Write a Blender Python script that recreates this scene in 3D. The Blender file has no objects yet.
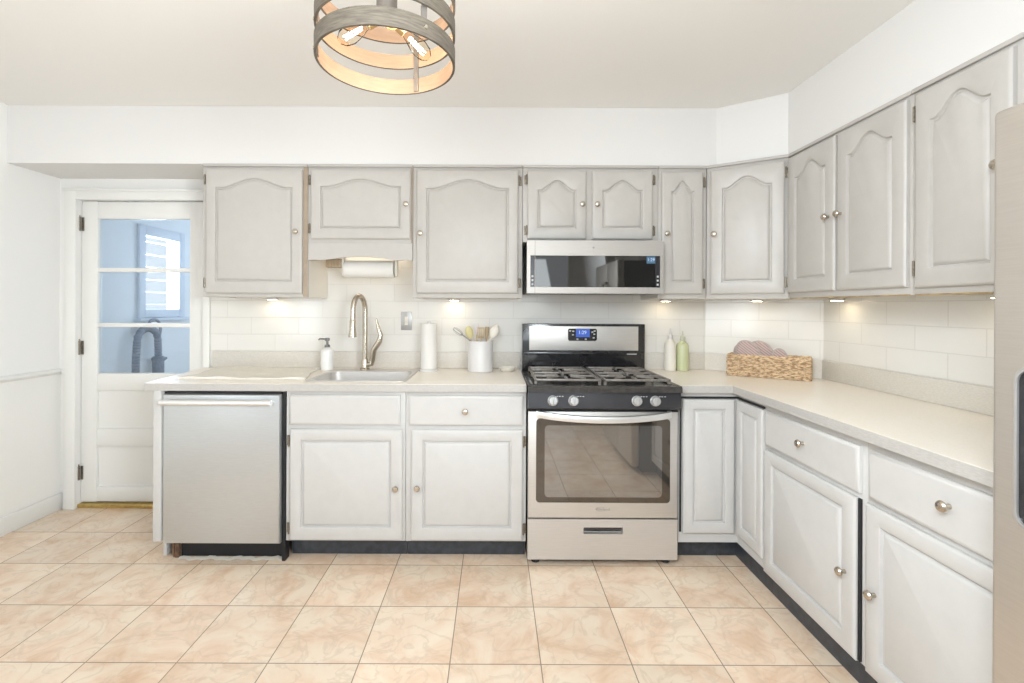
import bpy, bmesh, math, random
from mathutils import Vector, Matrix
random.seed(7)
PI = math.pi
S = bpy.context.scene
COL = S.collection

# ------------------------------------------------------------------ camera
cam = bpy.data.cameras.new('camera')
cam.sensor_width = 36.0
cam.lens = 476.5 / 1024 * 36
cam.shift_x = (512 - 495) / 1024
cam.shift_y = -(341.5 - 307) / 1024
cam.clip_start = 0.02
cam_o = bpy.data.objects.new('camera', cam)
COL.objects.link(cam_o)
cam_o.matrix_world = (Matrix.Translation((0, -3.06, 1.307)) @ Matrix.Rotation(PI / 2, 4, 'X')
                      @ Matrix.Rotation(0.0045, 4, 'Z'))
S.camera = cam_o

# ------------------------------------------------------------------ light and exposure
S.view_settings.view_transform = 'Standard'
S.view_settings.look = 'None'
S.view_settings.exposure = -0.20
S.view_settings.gamma = 1.0
S.view_settings.use_curve_mapping = False
W = bpy.data.worlds.new('sky'); S.world = W; W.use_nodes = True
W.node_tree.nodes['Background'].inputs[0].default_value = (0.86, 0.93, 1.0, 1)
W.node_tree.nodes['Background'].inputs[1].default_value = 1.1


def area(name, loc, target, sx, sy, power, color=(1, 1, 1)):
    l = bpy.data.lights.new(name, 'AREA'); l.shape = 'RECTANGLE'
    l.size = sx; l.size_y = sy; l.energy = power; l.color = color
    o = bpy.data.objects.new(name, l); COL.objects.link(o)
    o.location = loc
    o.rotation_euler = (Vector(target) - Vector(loc)).to_track_quat('-Z', 'Y').to_euler()
    return o


DAY = (0.865, 0.945, 1.0)
# daylight entering by the patio opening behind the camera, the side window and the porch window
area('patio_daylight', (-0.2, -5.30, 1.25), (-0.2, 0, 1.25), 2.7, 2.1, 6, DAY)
area('side_window_daylight', (-2.90, -3.75, 1.4), (1.2, -1.4, 0.6), 1.0, 1.15, 36, DAY)
area('porch_daylight', (-2.99, 1.10, 1.58), (0, 1.10, 1.58), 0.75, 0.85, 38, (0.86, 0.93, 1.0))
area('porch_far_daylight', (-1.9, 2.26, 1.5), (-2.4, 0, 1.2), 1.2, 1.3, 26, (0.82, 0.91, 1.0))
# added unseen fill lights: two bounced off the ceiling, two beside the camera turned to the side walls
area('bounce_fill', (-0.15, -3.45, 1.6), (-0.15, -2.9, 2.45), 1.6, 1.2, 33, DAY)
area('bounce_fill_near', (-0.15, -2.5, 1.95), (-0.15, -2.4, 2.45), 1.2, 0.8, 14, DAY)
o = area('side_fill', (1.0, -3.3, 1.5), (-2.8, -0.7, 0.8), 0.8, 0.8, 27, DAY); o.data.spread = PI / 2
o = area('side_fill', (-0.3, -3.3, 2.0), (1.5, -1.0, 0.5), 0.6, 0.6, 17, DAY); o.data.spread = PI / 2


# ------------------------------------------------------------------ materials
def mat(name, color, rough=0.5, metal=0.0, spec=0.5, noise=0.0, nscale=8.0, bump=0.0, bscale=60.0,
        stretch=(1, 1, 1), coat=0.0, color2=None, nlo=0.35, nhi=0.65):
    m = bpy.data.materials.new(name); m.use_nodes = True
    nt = m.node_tree; N = nt.nodes; L = nt.links
    b = N['Principled BSDF']
    b.inputs['Base Color'].default_value = (*color, 1)
    b.inputs['Roughness'].default_value = rough
    b.inputs['Metallic'].default_value = metal
    b.inputs['Specular IOR Level'].default_value = spec
    b.inputs['Coat Weight'].default_value = coat
    tc = N.new('ShaderNodeTexCoord'); mp = N.new('ShaderNodeMapping')
    mp.inputs['Scale'].default_value = stretch
    L.new(tc.outputs['Object'], mp.inputs['Vector'])
    if noise > 0 or color2:
        n = N.new('ShaderNodeTexNoise'); n.inputs['Scale'].default_value = nscale
        n.inputs['Detail'].default_value = 4
        L.new(mp.outputs[0], n.inputs['Vector'])
        cr = N.new('ShaderNodeValToRGB')
        cr.color_ramp.elements[0].position = nlo; cr.color_ramp.elements[1].position = nhi
        c2 = color2 or tuple(max(0, c * (1 - noise)) for c in color)
        cr.color_ramp.elements[0].color = (*c2, 1); cr.color_ramp.elements[1].color = (*color, 1)
        L.new(n.outputs['Fac'], cr.inputs[0]); L.new(cr.outputs[0], b.inputs['Base Color'])
    if bump > 0:
        n2 = N.new('ShaderNodeTexNoise'); n2.inputs['Scale'].default_value = bscale
        n2.inputs['Detail'].default_value = 3
        L.new(mp.outputs[0], n2.inputs['Vector'])
        bp = N.new('ShaderNodeBump'); bp.inputs['Strength'].default_value = bump
        bp.inputs['Distance'].default_value = 0.004
        L.new(n2.outputs['Fac'], bp.inputs['Height']); L.new(bp.outputs[0], b.inputs['Normal'])
    return m


def emit(name, color, strength):
    m = bpy.data.materials.new(name); m.use_nodes = True
    nt = m.node_tree; nt.nodes.clear()
    e = nt.nodes.new('ShaderNodeEmission'); o = nt.nodes.new('ShaderNodeOutputMaterial')
    e.inputs[0].default_value = (*color, 1); e.inputs[1].default_value = strength
    nt.links.new(e.outputs[0], o.inputs[0])
    return m


def clear_glass(name, tint=(1, 1, 1), ior=1.45, rough=0.0):
    m = bpy.data.materials.new(name); m.use_nodes = True
    nt = m.node_tree; nt.nodes.clear(); N = nt.nodes
    o = N.new('ShaderNodeOutputMaterial'); mx = N.new('ShaderNodeMixShader')
    t = N.new('ShaderNodeBsdfTransparent'); g = N.new('ShaderNodeBsdfGlossy'); f = N.new('ShaderNodeFresnel')
    f.inputs['IOR'].default_value = ior
    t.inputs[0].default_value = (*tint, 1); g.inputs['Roughness'].default_value = rough
    nt.links.new(f.outputs[0], mx.inputs[0]); nt.links.new(t.outputs[0], mx.inputs[1])
    nt.links.new(g.outputs[0], mx.inputs[2]); nt.links.new(mx.outputs[0], o.inputs[0])
    return m


def tile_wall_mat(name, ox):
    m = mat(name, (0.80, 0.77, 0.72), rough=0.12, spec=0.5)
    nt = m.node_tree; N = nt.nodes; L = nt.links; b = N['Principled BSDF']
    tc = N.new('ShaderNodeTexCoord'); sp = N.new('ShaderNodeSeparateXYZ')
    L.new(tc.outputs['Object'], sp.inputs[0])
    ax = N.new('ShaderNodeMath'); ax.inputs[1].default_value = ox
    az = N.new('ShaderNodeMath'); az.inputs[1].default_value = 10 * 0.107 * 2 - 1.02
    L.new(sp.outputs['X'], ax.inputs[0]); L.new(sp.outputs['Z'], az.inputs[0])
    cb = N.new('ShaderNodeCombineXYZ')
    L.new(ax.outputs[0], cb.inputs[0]); L.new(az.outputs[0], cb.inputs[1])
    br = N.new('ShaderNodeTexBrick'); br.offset = 0.5; br.squash = 1.0
    br.inputs['Scale'].default_value = 1.0
    br.inputs['Brick Width'].default_value = 0.305
    br.inputs['Row Height'].default_value = 0.107
    br.inputs['Mortar Size'].default_value = 0.0016
    br.inputs['Mortar Smooth'].default_value = 0.3
    br.inputs['Color1'].default_value = (0.825, 0.80, 0.755, 1)
    br.inputs['Color2'].default_value = (0.81, 0.785, 0.74, 1)
    br.inputs['Mortar'].default_value = (0.73, 0.70, 0.655, 1)
    L.new(cb.outputs[0], br.inputs['Vector'])
    L.new(br.outputs['Color'], b.inputs['Base Color'])
    bp = N.new('ShaderNodeBump'); bp.invert = True
    bp.inputs['Strength'].default_value = 0.5; bp.inputs['Distance'].default_value = 0.003
    L.new(br.outputs['Fac'], bp.inputs['Height']); L.new(bp.outputs[0], b.inputs['Normal'])
    return m


def floor_mat():
    m = mat('floor_tiles', (0.6, 0.45, 0.33), rough=0.13, spec=0.5)
    nt = m.node_tree; N = nt.nodes; L = nt.links; b = N['Principled BSDF']
    tc = N.new('ShaderNodeTexCoord')
    mp = N.new('ShaderNodeMapping'); mp.inputs['Location'].default_value = (0.493 + 0.3334 * 20, 0.650 + 0.3334 * 20, 0)
    L.new(tc.outputs['Object'], mp.inputs['Vector'])
    br = N.new('ShaderNodeTexBrick'); br.offset = 0.0
    br.inputs['Scale'].default_value = 1.0
    br.inputs['Brick Width'].default_value = 0.3334; br.inputs['Row Height'].default_value = 0.3334
    br.inputs['Mortar Size'].default_value = 0.0021; br.inputs['Mortar Smooth'].default_value = 0.1
    br.inputs['Color1'].default_value = (0, 0, 0, 1); br.inputs['Color2'].default_value = (1, 1, 1, 1)
    br.inputs['Mortar'].default_value = (0.5, 0.5, 0.5, 1)
    L.new(mp.outputs[0], br.inputs['Vector'])
    # per-tile shift of the marbling
    sc = N.new('ShaderNodeVectorMath'); sc.operation = 'SCALE'; sc.inputs['Scale'].default_value = 1 / 0.3334
    fl = N.new('ShaderNodeVectorMath'); fl.operation = 'FLOOR'
    L.new(mp.outputs[0], sc.inputs[0]); L.new(sc.outputs[0], fl.inputs[0])
    wn = N.new('ShaderNodeTexWhiteNoise'); wn.noise_dimensions = '3D'; L.new(fl.outputs[0], wn.inputs['Vector'])
    s2 = N.new('ShaderNodeVectorMath'); s2.operation = 'SCALE'; s2.inputs['Scale'].default_value = 9.0
    L.new(wn.outputs['Color'], s2.inputs[0])
    ad = N.new('ShaderNodeVectorMath'); L.new(mp.outputs[0], ad.inputs[0]); L.new(s2.outputs[0], ad.inputs[1])
    n1 = N.new('ShaderNodeTexNoise'); n1.inputs['Scale'].default_value = 5.5; n1.inputs['Detail'].default_value = 7
    n1.inputs['Distortion'].default_value = 0.7; n1.inputs['Roughness'].default_value = 0.6
    L.new(ad.outputs[0], n1.inputs['Vector'])
    c1 = N.new('ShaderNodeValToRGB'); e = c1.color_ramp.elements
    e[0].position = 0.30; e[0].color = (0.71, 0.49, 0.335, 1)
    e[1].position = 0.70; e[1].color = (0.84, 0.715, 0.565, 1)
    k = e.new(0.48); k.color = (0.81, 0.63, 0.475, 1)
    k = e.new(0.58); k.color = (0.83, 0.69, 0.54, 1)
    L.new(n1.outputs['Fac'], c1.inputs[0])
    # darker veins
    n2 = N.new('ShaderNodeTexNoise'); n2.inputs['Scale'].default_value = 7.0; n2.inputs['Detail'].default_value = 9
    n2.inputs['Distortion'].default_value = 1.3
    L.new(ad.outputs[0], n2.inputs['Vector'])
    c2 = N.new('ShaderNodeValToRGB'); e = c2.color_ramp.elements
    e[0].position = 0.46; e[0].color = (0, 0, 0, 1); e[1].position = 0.54; e[1].color = (0, 0, 0, 1)
    k = e.new(0.50); k.color = (0.38, 0.38, 0.38, 1)
    L.new(n2.outputs['Fac'], c2.inputs[0])
    mx = N.new('ShaderNodeMix'); mx.data_type = 'RGBA'
    L.new(c2.outputs[0], mx.inputs[0]); L.new(c1.outputs[0], mx.inputs[6]); mx.inputs[7].default_value = (0.60, 0.46, 0.335, 1)
    # tile-to-tile value
    hs = N.new('ShaderNodeHueSaturation')
    mr = N.new('ShaderNodeMapRange'); mr.inputs[3].default_value = 0.94; mr.inputs[4].default_value = 1.06
    L.new(wn.outputs['Value'], mr.inputs[0]); L.new(mr.outputs[0], hs.inputs['Value']); L.new(mx.outputs[2], hs.inputs['Color'])
    mg = N.new('ShaderNodeMix'); mg.data_type = 'RGBA'
    L.new(br.outputs['Fac'], mg.inputs[0]); L.new(hs.outputs[0], mg.inputs[6]); mg.inputs[7].default_value = (0.33, 0.25, 0.18, 1)
    L.new(mg.outputs[2], b.inputs['Base Color'])
    bp = N.new('ShaderNodeBump'); bp.invert = True; bp.inputs['Strength'].default_value = 0.6; bp.inputs['Distance'].default_value = 0.002
    L.new(br.outputs['Fac'], bp.inputs['Height']); L.new(bp.outputs[0], b.inputs['Normal'])
    return m


def wainscot_mat():
    m = mat('painted_beadboard', (0.86, 0.845, 0.81), rough=0.45)
    nt = m.node_tree; N = nt.nodes; L = nt.links; b = N['Principled BSDF']
    tc = N.new('ShaderNodeTexCoord'); sp = N.new('ShaderNodeSeparateXYZ'); L.new(tc.outputs['Object'], sp.inputs[0])
    mo = N.new('ShaderNodeMath'); mo.operation = 'PINGPONG'; mo.inputs[1].default_value = 0.05
    L.new(sp.outputs['Y'], mo.inputs[0])
    lt = N.new('ShaderNodeMapRange'); lt.inputs[1].default_value = 0.0; lt.inputs[2].default_value = 0.004
    L.new(mo.outputs[0], lt.inputs[0])
    bp = N.new('ShaderNodeBump'); bp.inputs['Strength'].default_value = 0.2; bp.inputs['Distance'].default_value = 0.003
    L.new(lt.outputs[0], bp.inputs['Height']); L.new(bp.outputs[0], b.inputs['Normal'])
    return m


def stripe_mat(name, c1, c2, scale, rot):
    m = mat(name, c1, rough=0.9, bump=0.3, bscale=300)
    nt = m.node_tree; N = nt.nodes; L = nt.links; b = N['Principled BSDF']
    tc = N.new('ShaderNodeTexCoord'); mp = N.new('ShaderNodeMapping'); mp.inputs['Rotation'].default_value = (0, rot, 0)
    L.new(tc.outputs['Object'], mp.inputs[0])
    w = N.new('ShaderNodeTexWave'); w.wave_type = 'BANDS'; w.bands_direction = 'X'
    w.inputs['Scale'].default_value = scale; w.inputs['Distortion'].default_value = 0.6
    L.new(mp.outputs[0], w.inputs[0])
    cr = N.new('ShaderNodeValToRGB'); cr.color_ramp.elements[0].color = (*c2, 1); cr.color_ramp.elements[1].color = (*c1, 1)
    cr.color_ramp.elements[0].position = 0.12; cr.color_ramp.elements[1].position = 0.42
    L.new(w.outputs[0], cr.inputs[0]); L.new(cr.outputs[0], b.inputs['Base Color'])
    return m


M = {
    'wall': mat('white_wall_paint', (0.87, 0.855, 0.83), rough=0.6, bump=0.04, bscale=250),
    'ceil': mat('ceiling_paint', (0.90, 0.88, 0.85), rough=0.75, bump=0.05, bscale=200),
    'soffit': mat('white_soffit_paint_dimmed', (0.80, 0.785, 0.765), rough=0.6, bump=0.04, bscale=250),  # white wall paint darkened so the soffit looks less brightly lit
    'trim': mat('white_trim_paint', (0.84, 0.83, 0.80), rough=0.35, bump=0.02, bscale=120),
    'cab': mat('grey_cabinet_paint_lit', (0.595, 0.582, 0.565), rough=0.38, bump=0.05, bscale=90, noise=0.03, nscale=20),  # base cabinet copy of the grey, their stronger light put into the colour
    'upper': mat('warm_grey_cabinet_paint_shaded', (0.545, 0.518, 0.485), rough=0.40, bump=0.05, bscale=90, noise=0.03, nscale=20),  # wall cabinet copy of the grey, their dimmer light put into the colour
    'cabin': mat('cabinet_shadow_frame', (0.52, 0.49, 0.46), rough=0.45, bump=0.03),
    'cabside': mat('cream_cabinet_side', (0.80, 0.75, 0.67), rough=0.45, bump=0.02),
    'kick': mat('black_toe_kick', (0.055, 0.062, 0.075), rough=0.35, noise=0.4, nscale=30),
    'dark': mat('dark_gap', (0.012, 0.012, 0.014), rough=0.6, noise=0.2),
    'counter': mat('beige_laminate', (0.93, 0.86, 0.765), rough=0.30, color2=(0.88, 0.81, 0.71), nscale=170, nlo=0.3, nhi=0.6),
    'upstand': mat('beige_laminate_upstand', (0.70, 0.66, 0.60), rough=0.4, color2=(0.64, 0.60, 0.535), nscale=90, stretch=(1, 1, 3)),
    'edge': mat('grey_laminate_edge', (0.53, 0.51, 0.485), rough=0.4, color2=(0.46, 0.44, 0.415), nscale=60, stretch=(1, 1, 6)),
    'tanstile': mat('tan_stile', (0.42, 0.33, 0.245), rough=0.5, noise=0.1, nscale=20),  # tan strip over the right stile of two wall cabinets
    'steel': mat('brushed_stainless', (0.62, 0.645, 0.66), rough=0.42, metal=0.9, noise=0.06, nscale=40, stretch=(0.6, 0.6, 14)),
    'steel2': mat('satin_stainless_warm', (0.70, 0.68, 0.655), rough=0.48, metal=0.75, noise=0.05, nscale=30, stretch=(0.4, 0.4, 10)),
    'mwsteel': mat('grey_stainless', (0.50, 0.475, 0.445), rough=0.5, metal=0.7, noise=0.05, nscale=30, stretch=(0.4, 0.4, 10)),
    'fridge': mat('warm_stainless', (0.60, 0.555, 0.50), rough=0.42, metal=0.8, noise=0.05, nscale=30, stretch=(0.4, 0.4, 10)),
    'bright': mat('bright_stainless_bar', (0.84, 0.84, 0.83), rough=0.34, metal=0.75, noise=0.03),
    'knobgrey': mat('grey_range_knob', (0.50, 0.50, 0.495), rough=0.4, metal=0.5, noise=0.05),
    'nickel': mat('brushed_nickel', (0.56, 0.50, 0.42), rough=0.26, metal=1.0, noise=0.06, nscale=60),
    'hinge': mat('worn_bronze_hinge', (0.27, 0.23, 0.18), rough=0.4, metal=0.7, noise=0.4, nscale=120),
    'black': mat('black_enamel', (0.02, 0.02, 0.022), rough=0.16, noise=0.2, coat=0.3),
    'panelblk': mat('dark_grey_panel', (0.05, 0.05, 0.055), rough=0.22, metal=0.2, noise=0.2),
    'cooktop': mat('speckled_cooktop', (0.075, 0.07, 0.066), rough=0.2, metal=0.3, noise=0.3, nscale=40),
    'iron': mat('cast_iron', (0.31, 0.28, 0.25), rough=0.36, metal=0.25, noise=0.3, nscale=80),
    'cap': mat('black_burner_cap', (0.010, 0.010, 0.011), rough=0.5, noise=0.2),
    'ovenglass': mat('dark_oven_glass', (0.14, 0.122, 0.105), rough=0.05, metal=0.75, noise=0.05),
    'ovenwin': mat('oven_window_glass', (0.32, 0.305, 0.288), rough=0.03, metal=0.75, noise=0.05),
    'mwglass': mat('microwave_glass', (0.085, 0.083, 0.08), rough=0.03, metal=0.8, noise=0.03),
    'white': mat('white_ceramic', (0.71, 0.69, 0.675), rough=0.35, noise=0.02),
    'paper': mat('white_paper', (0.80, 0.775, 0.735), rough=0.9, bump=0.2, bscale=150),
    'soapbody': mat('white_plastic', (0.83, 0.82, 0.80), rough=0.3, noise=0.02),
    'pump': mat('grey_pump', (0.22, 0.21, 0.20), rough=0.35, metal=0.3, noise=0.1),
    'green': mat('pale_green_plastic', (0.58, 0.60, 0.36), rough=0.25, noise=0.06),
    'sage': mat('sage_cap', (0.55, 0.56, 0.44), rough=0.4, noise=0.05),
    'cream': mat('cream_plastic', (0.80, 0.755, 0.67), rough=0.4, noise=0.03),
    'wood': mat('pale_beech', (0.66, 0.52, 0.33), rough=0.5, noise=0.2, nscale=20, stretch=(4, 4, 0.6)),
    'wood2': mat('brown_wood', (0.47, 0.35, 0.22), rough=0.55, noise=0.25, nscale=20, stretch=(4, 4, 0.6)),
    'rawwood': mat('unpainted_pine_edge', (0.52, 0.36, 0.16), rough=0.6, noise=0.5, nscale=18, stretch=(1, 1, 1)),
    'rust': mat('dark_rough_wood', (0.20, 0.11, 0.065), rough=0.7, noise=0.5, nscale=60),
    'yellow': mat('yellow_silicone', (0.72, 0.64, 0.33), rough=0.5, noise=0.05),
    'lilac': mat('pale_silicone', (0.72, 0.68, 0.68), rough=0.5, noise=0.05),
    'wire': mat('dark_wire', (0.36, 0.35, 0.34), rough=0.3, metal=0.8, noise=0.1),
    'mat': mat('cream_towelling', (0.82, 0.78, 0.70), rough=0.95, bump=0.5, bscale=260, noise=0.06, nscale=40),
    'wicker': mat('woven_straw', (0.78, 0.585, 0.375), rough=0.65, color2=(0.36, 0.21, 0.105), nscale=48, stretch=(1, 1, 2.6), nlo=0.36, nhi=0.58),
    'mitt': stripe_mat('pink_striped_cotton', (0.56, 0.43, 0.395), (0.34, 0.25, 0.235), 26, 0.9),
    'mittrim': mat('grey_mitt_binding', (0.47, 0.41, 0.385), rough=0.9, bump=0.3, bscale=300),
    'brass': mat('brass_threshold', (0.62, 0.45, 0.16), rough=0.4, metal=0.7, noise=0.25, nscale=30),
    'porch': mat('pale_blue_porch_paint', (0.76, 0.795, 0.83), rough=0.7, bump=0.03),
    'porchtrim': mat('blue_white_trim', (0.62, 0.68, 0.76), rough=0.5, noise=0.02),
    'slat': mat('white_blind_slat', (0.80, 0.84, 0.88), rough=0.5, noise=0.02),
    'hose': mat('blue_grey_hose', (0.22, 0.26, 0.33), rough=0.4, noise=0.3, nscale=60),
    'plate': mat('grey_metal_plate', (0.45, 0.44, 0.43), rough=0.35, metal=0.5, noise=0.06),
    'drift': mat('weathered_grey_wood', (0.145, 0.12, 0.09), rough=0.7, color2=(0.085, 0.069, 0.052), nscale=25, stretch=(1, 1, 9)),
    'lightwood': mat('light_maple_inside', (0.40, 0.275, 0.185), rough=0.55, noise=0.12, nscale=20, stretch=(1, 1, 8)),
    'strap': mat('dark_steel_strap', (0.26, 0.24, 0.22), rough=0.4, metal=0.8, noise=0.1),
    'gold': mat('antique_brass_socket', (0.55, 0.40, 0.20), rough=0.3, metal=0.9, noise=0.1),
    'glass': clear_glass('window_glass', (0.93, 0.97, 1.0)),
    'bulb': clear_glass('bulb_glass', (1.0, 0.95, 0.87), ior=1.12),
    'fil': emit('glowing_filament', (1.0, 0.85, 0.71), 300.0),
    'puck': emit('puck_diffuser', (1.0, 0.83, 0.56), 27.0),
    'strip': emit('strip_diffuser', (1.0, 0.87, 0.68), 7.0),
    'lcd': emit('blue_display', (0.13, 0.24, 0.85), 0.8),
    'lcd2': emit('pale_blue_display', (0.16, 0.30, 0.45), 0.8),
    'digit': emit('lit_digits', (0.62, 0.78, 1.0), 1.2),
    'mark': mat('grey_print', (0.30, 0.29, 0.28), rough=0.5, noise=0.05),
    'button': mat('silver_button', (0.55, 0.55, 0.55), rough=0.4, noise=0.05),
    'floor': floor_mat(),
    'wains': wainscot_mat(),
}


# ------------------------------------------------------------------ mesh helpers
def box(bm, x0, x1, y0, y1, z0, z1, bev=0.0, seg=2, mi=0):
    r = bmesh.ops.create_cube(bm, size=1.0)
    vs = r['verts']
    for v in vs:
        v.co = Vector(((x0 + x1) / 2 + v.co.x * (x1 - x0), (y0 + y1) / 2 + v.co.y * (y1 - y0), (z0 + z1) / 2 + v.co.z * (z1 - z0)))
    fs = {f for v in vs for f in v.link_faces}
    for f in fs: f.material_index = mi
    if bev > 0:
        es = list({e for v in vs for e in v.link_edges})
        bmesh.ops.bevel(bm, geom=es, offset=bev, segments=seg, profile=0.5, affect='EDGES', clamp_overlap=True)


def prism(bm, poly, lo, hi, plane='XY', mi=0):
    def P(a, b, c):
        return {'XY': (a, b, c), 'XZ': (a, c, b), 'YZ': (c, a, b)}[plane]
    A = [bm.verts.new(P(a, b, lo)) for a, b in poly]
    B = [bm.verts.new(P(a, b, hi)) for a, b in poly]
    n = len(poly)
    fs = [bm.faces.new(A), bm.faces.new(B[::-1])]
    for i in range(n):
        fs.append(bm.faces.new((A[i], B[i], B[(i + 1) % n], A[(i + 1) % n])))
    for f in fs: f.material_index = mi
    bmesh.ops.recalc_face_normals(bm, faces=fs)


def lathe(bm, prof, c=(0, 0, 0), axis=(0, 0, 1), n=24, mi=0):
    q = Vector((0, 0, 1)).rotation_difference(Vector(axis).normalized())
    rings = []
    for r, h in prof:
        if r < 1e-6:
            rings.append([bm.verts.new(q @ Vector((0, 0, h)) + Vector(c))])
        else:
            rings.append([bm.verts.new(q @ Vector((r * math.cos(2 * PI * k / n), r * math.sin(2 * PI * k / n), h)) + Vector(c)) for k in range(n)])
    fs = []
    for a, b in zip(rings, rings[1:]):
        for k in range(n):
            k2 = (k + 1) % n
            if len(a) == 1 and len(b) == 1: continue
            if len(a) == 1: fs.append(bm.faces.new((a[0], b[k], b[k2])))
            elif len(b) == 1: fs.append(bm.faces.new((a[k], b[0], a[k2])))
            else: fs.append(bm.faces.new((a[k], b[k], b[k2], a[k2])))
    if len(rings[0]) > 1: fs.append(bm.faces.new(rings[0][::-1]))
    if len(rings[-1]) > 1: fs.append(bm.faces.new(rings[-1]))
    for f in fs: f.material_index = mi
    bmesh.ops.recalc_face_normals(bm, faces=fs)


def tube(bm, pts, r, n=10, mi=0, closed=False, flat=1.0):
    pts = [Vector(p) for p in pts]; m = len(pts)
    rr = r if isinstance(r, (list, tuple)) else [r] * m
    prev = None; rings = []
    for i, p in enumerate(pts):
        if closed: t = (pts[(i + 1) % m] - pts[i - 1]).normalized()
        else: t = (pts[min(i + 1, m - 1)] - pts[max(i - 1, 0)]).normalized()
        if prev is None:
            up = Vector((0, 0, 1)) if abs(t.z) < 0.9 else Vector((1, 0, 0))
            u = t.cross(up).normalized()
        else:
            u = (prev - t * prev.dot(t)).normalized()
        prev = u; w = t.cross(u)
        rings.append([bm.verts.new(p + (u * math.cos(2 * PI * k / n) * flat + w * math.sin(2 * PI * k / n)) * rr[i]) for k in range(n)])
    fs = []
    pairs = list(zip(rings, rings[1:])) + ([(rings[-1], rings[0])] if closed else [])
    for a, b in pairs:
        for k in range(n):
            fs.append(bm.faces.new((a[k], b[k], b[(k + 1) % n], a[(k + 1) % n])))
    if not closed:
        fs.append(bm.faces.new(rings[0][::-1])); fs.append(bm.faces.new(rings[-1]))
    for f in fs: f.material_index = mi
    bmesh.ops.recalc_face_normals(bm, faces=fs)


def loft(bm, loops, cap0=True, cap1=True, mi=0):
    R = [[bm.verts.new(p) for p in L] for L in loops]
    n = len(loops[0]); fs = []
    for a, b in zip(R, R[1:]):
        for k in range(n):
            fs.append(bm.faces.new((a[k], b[k], b[(k + 1) % n], a[(k + 1) % n])))
    if cap0: fs.append(bm.faces.new(R[0][::-1]))
    if cap1: fs.append(bm.faces.new(R[-1]))
    for f in fs: f.material_index = mi
    bmesh.ops.recalc_face_normals(bm, faces=fs)


def rrect(x0, x1, y0, y1, r, z, n=5):
    out = []
    for cx, cy, a0 in ((x1 - r, y1 - r, 0), (x0 + r, y1 - r, PI / 2), (x0 + r, y0 + r, PI), (x1 - r, y0 + r, 1.5 * PI)):
        for k in range(n + 1):
            a = a0 + PI / 2 * k / n
            out.append((cx + r * math.cos(a), cy + r * math.sin(a), z))
    return out


def obj(name, bm, mats, parent=None, loc=None, rotz=0.0, label=None):
    me = bpy.data.meshes.new(name)
    bm.to_mesh(me); bm.free()
    me.polygons.foreach_set('use_smooth', [True] * len(me.polygons))
    me.set_sharp_from_angle(angle=math.radians(32))
    for m in (mats if isinstance(mats, (list, tuple)) else [mats]):
        me.materials.append(M[m] if isinstance(m, str) else m)
    o = bpy.data.objects.new(name, me); COL.objects.link(o)
    if parent: o.parent = parent
    if loc: o.location = loc
    o.rotation_euler.z = rotz
    if label: o['label'] = label
    return o


def tag(o, label, cat, group=None, kind=None):
    o['label'] = label; o['category'] = cat
    if group: o['group'] = group
    if kind: o['kind'] = kind
    return o


def thing(name, label, cat, loc=(0, 0, 0), rotz=0.0, group=None):
    o = bpy.data.objects.new(name, None); COL.objects.link(o)
    o.empty_display_size = 0.05
    o.location = loc; o.rotation_euler.z = rotz
    return tag(o, label, cat, group)


def struct(name, bm, m, label, cat, parent=None, loc=None, rotz=0.0):
    o = obj(name, bm, m, parent, loc, rotz)
    if parent is None:
        tag(o, label, cat, kind='structure')
    return o


NB = bmesh.new


def text_mesh(txt, size, parent, name, m, loc, rot=(PI / 2, 0, 0), label=None):
    cu = bpy.data.curves.new('t', 'FONT'); cu.body = txt; cu.size = size; cu.align_x = 'CENTER'; cu.align_y = 'CENTER'
    cu.extrude = 0.0004
    to = bpy.data.objects.new('t', cu); COL.objects.link(to)
    bpy.context.view_layer.update()
    me = bpy.data.meshes.new_from_object(to.evaluated_get(bpy.context.evaluated_depsgraph_get()))
    bpy.data.objects.remove(to); bpy.data.curves.remove(cu)
    me.materials.clear(); me.materials.append(M[m])
    o = bpy.data.objects.new(name, me); COL.objects.link(o); o.parent = parent
    o.location = loc; o.rotation_euler = rot
    if label: o['label'] = label
    return o


# ------------------------------------------------------------------ room shell
XL, XR, YR, ZC = -2.795, 1.85, -5.2, 2.45
DX0, DX1, DZ1 = -2.685, -1.863, 1.985          # door opening

bm = NB(); box(bm, XL - 0.15, XR + 0.15, YR - 0.15, 2.4, -0.06, 0.0)
struct('floor', bm, 'floor', 'glossy beige and peach marbled square floor tiles', 'floor')
bm = NB(); box(bm, XL - 0.15, XR + 0.15, YR - 0.15, 0.12, ZC, ZC + 0.08)
struct('ceiling', bm, 'ceil', 'smooth flat white ceiling over the kitchen', 'ceiling')

bm = NB()
box(bm, XL - 0.15, DX0, 0, 0.12, 0, ZC); box(bm, DX1, XR + 0.1, 0, 0.12, 0, ZC); box(bm, DX0, DX1, 0, 0.12, DZ1, ZC)
struct('wall_back', bm, 'wall', 'white back wall around the glazed door and behind the cabinets', 'wall')
WY0, WY1, WZ0, WZ1 = -4.25, -3.25, 0.80, 2.0
bm = NB()
box(bm, XL - 0.12, XL, WY1, -0.0005, 0, ZC); box(bm, XL - 0.12, XL, YR, WY0, 0, ZC)
box(bm, XL - 0.12, XL, WY0, WY1, 0, WZ0); box(bm, XL - 0.12, XL, WY0, WY1, WZ1, ZC)
struct('wall_left', bm, 'wall', 'plain white left wall above the panelled wainscot', 'wall')
bm = NB(); box(bm, XR, XR + 0.12, YR, -0.0005, 0, ZC)
struct('wall_right', bm, 'wall', 'white right wall behind the cabinet run', 'wall')
bm = NB(); prism(bm, [(1.349, -0.0005), (XR - 0.0005, -0.385), (XR - 0.0005, -0.0005)], 0, ZC)
struct('wall_corner', bm, 'wall', 'diagonal wall cutting the corner behind the basket', 'wall')
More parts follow.
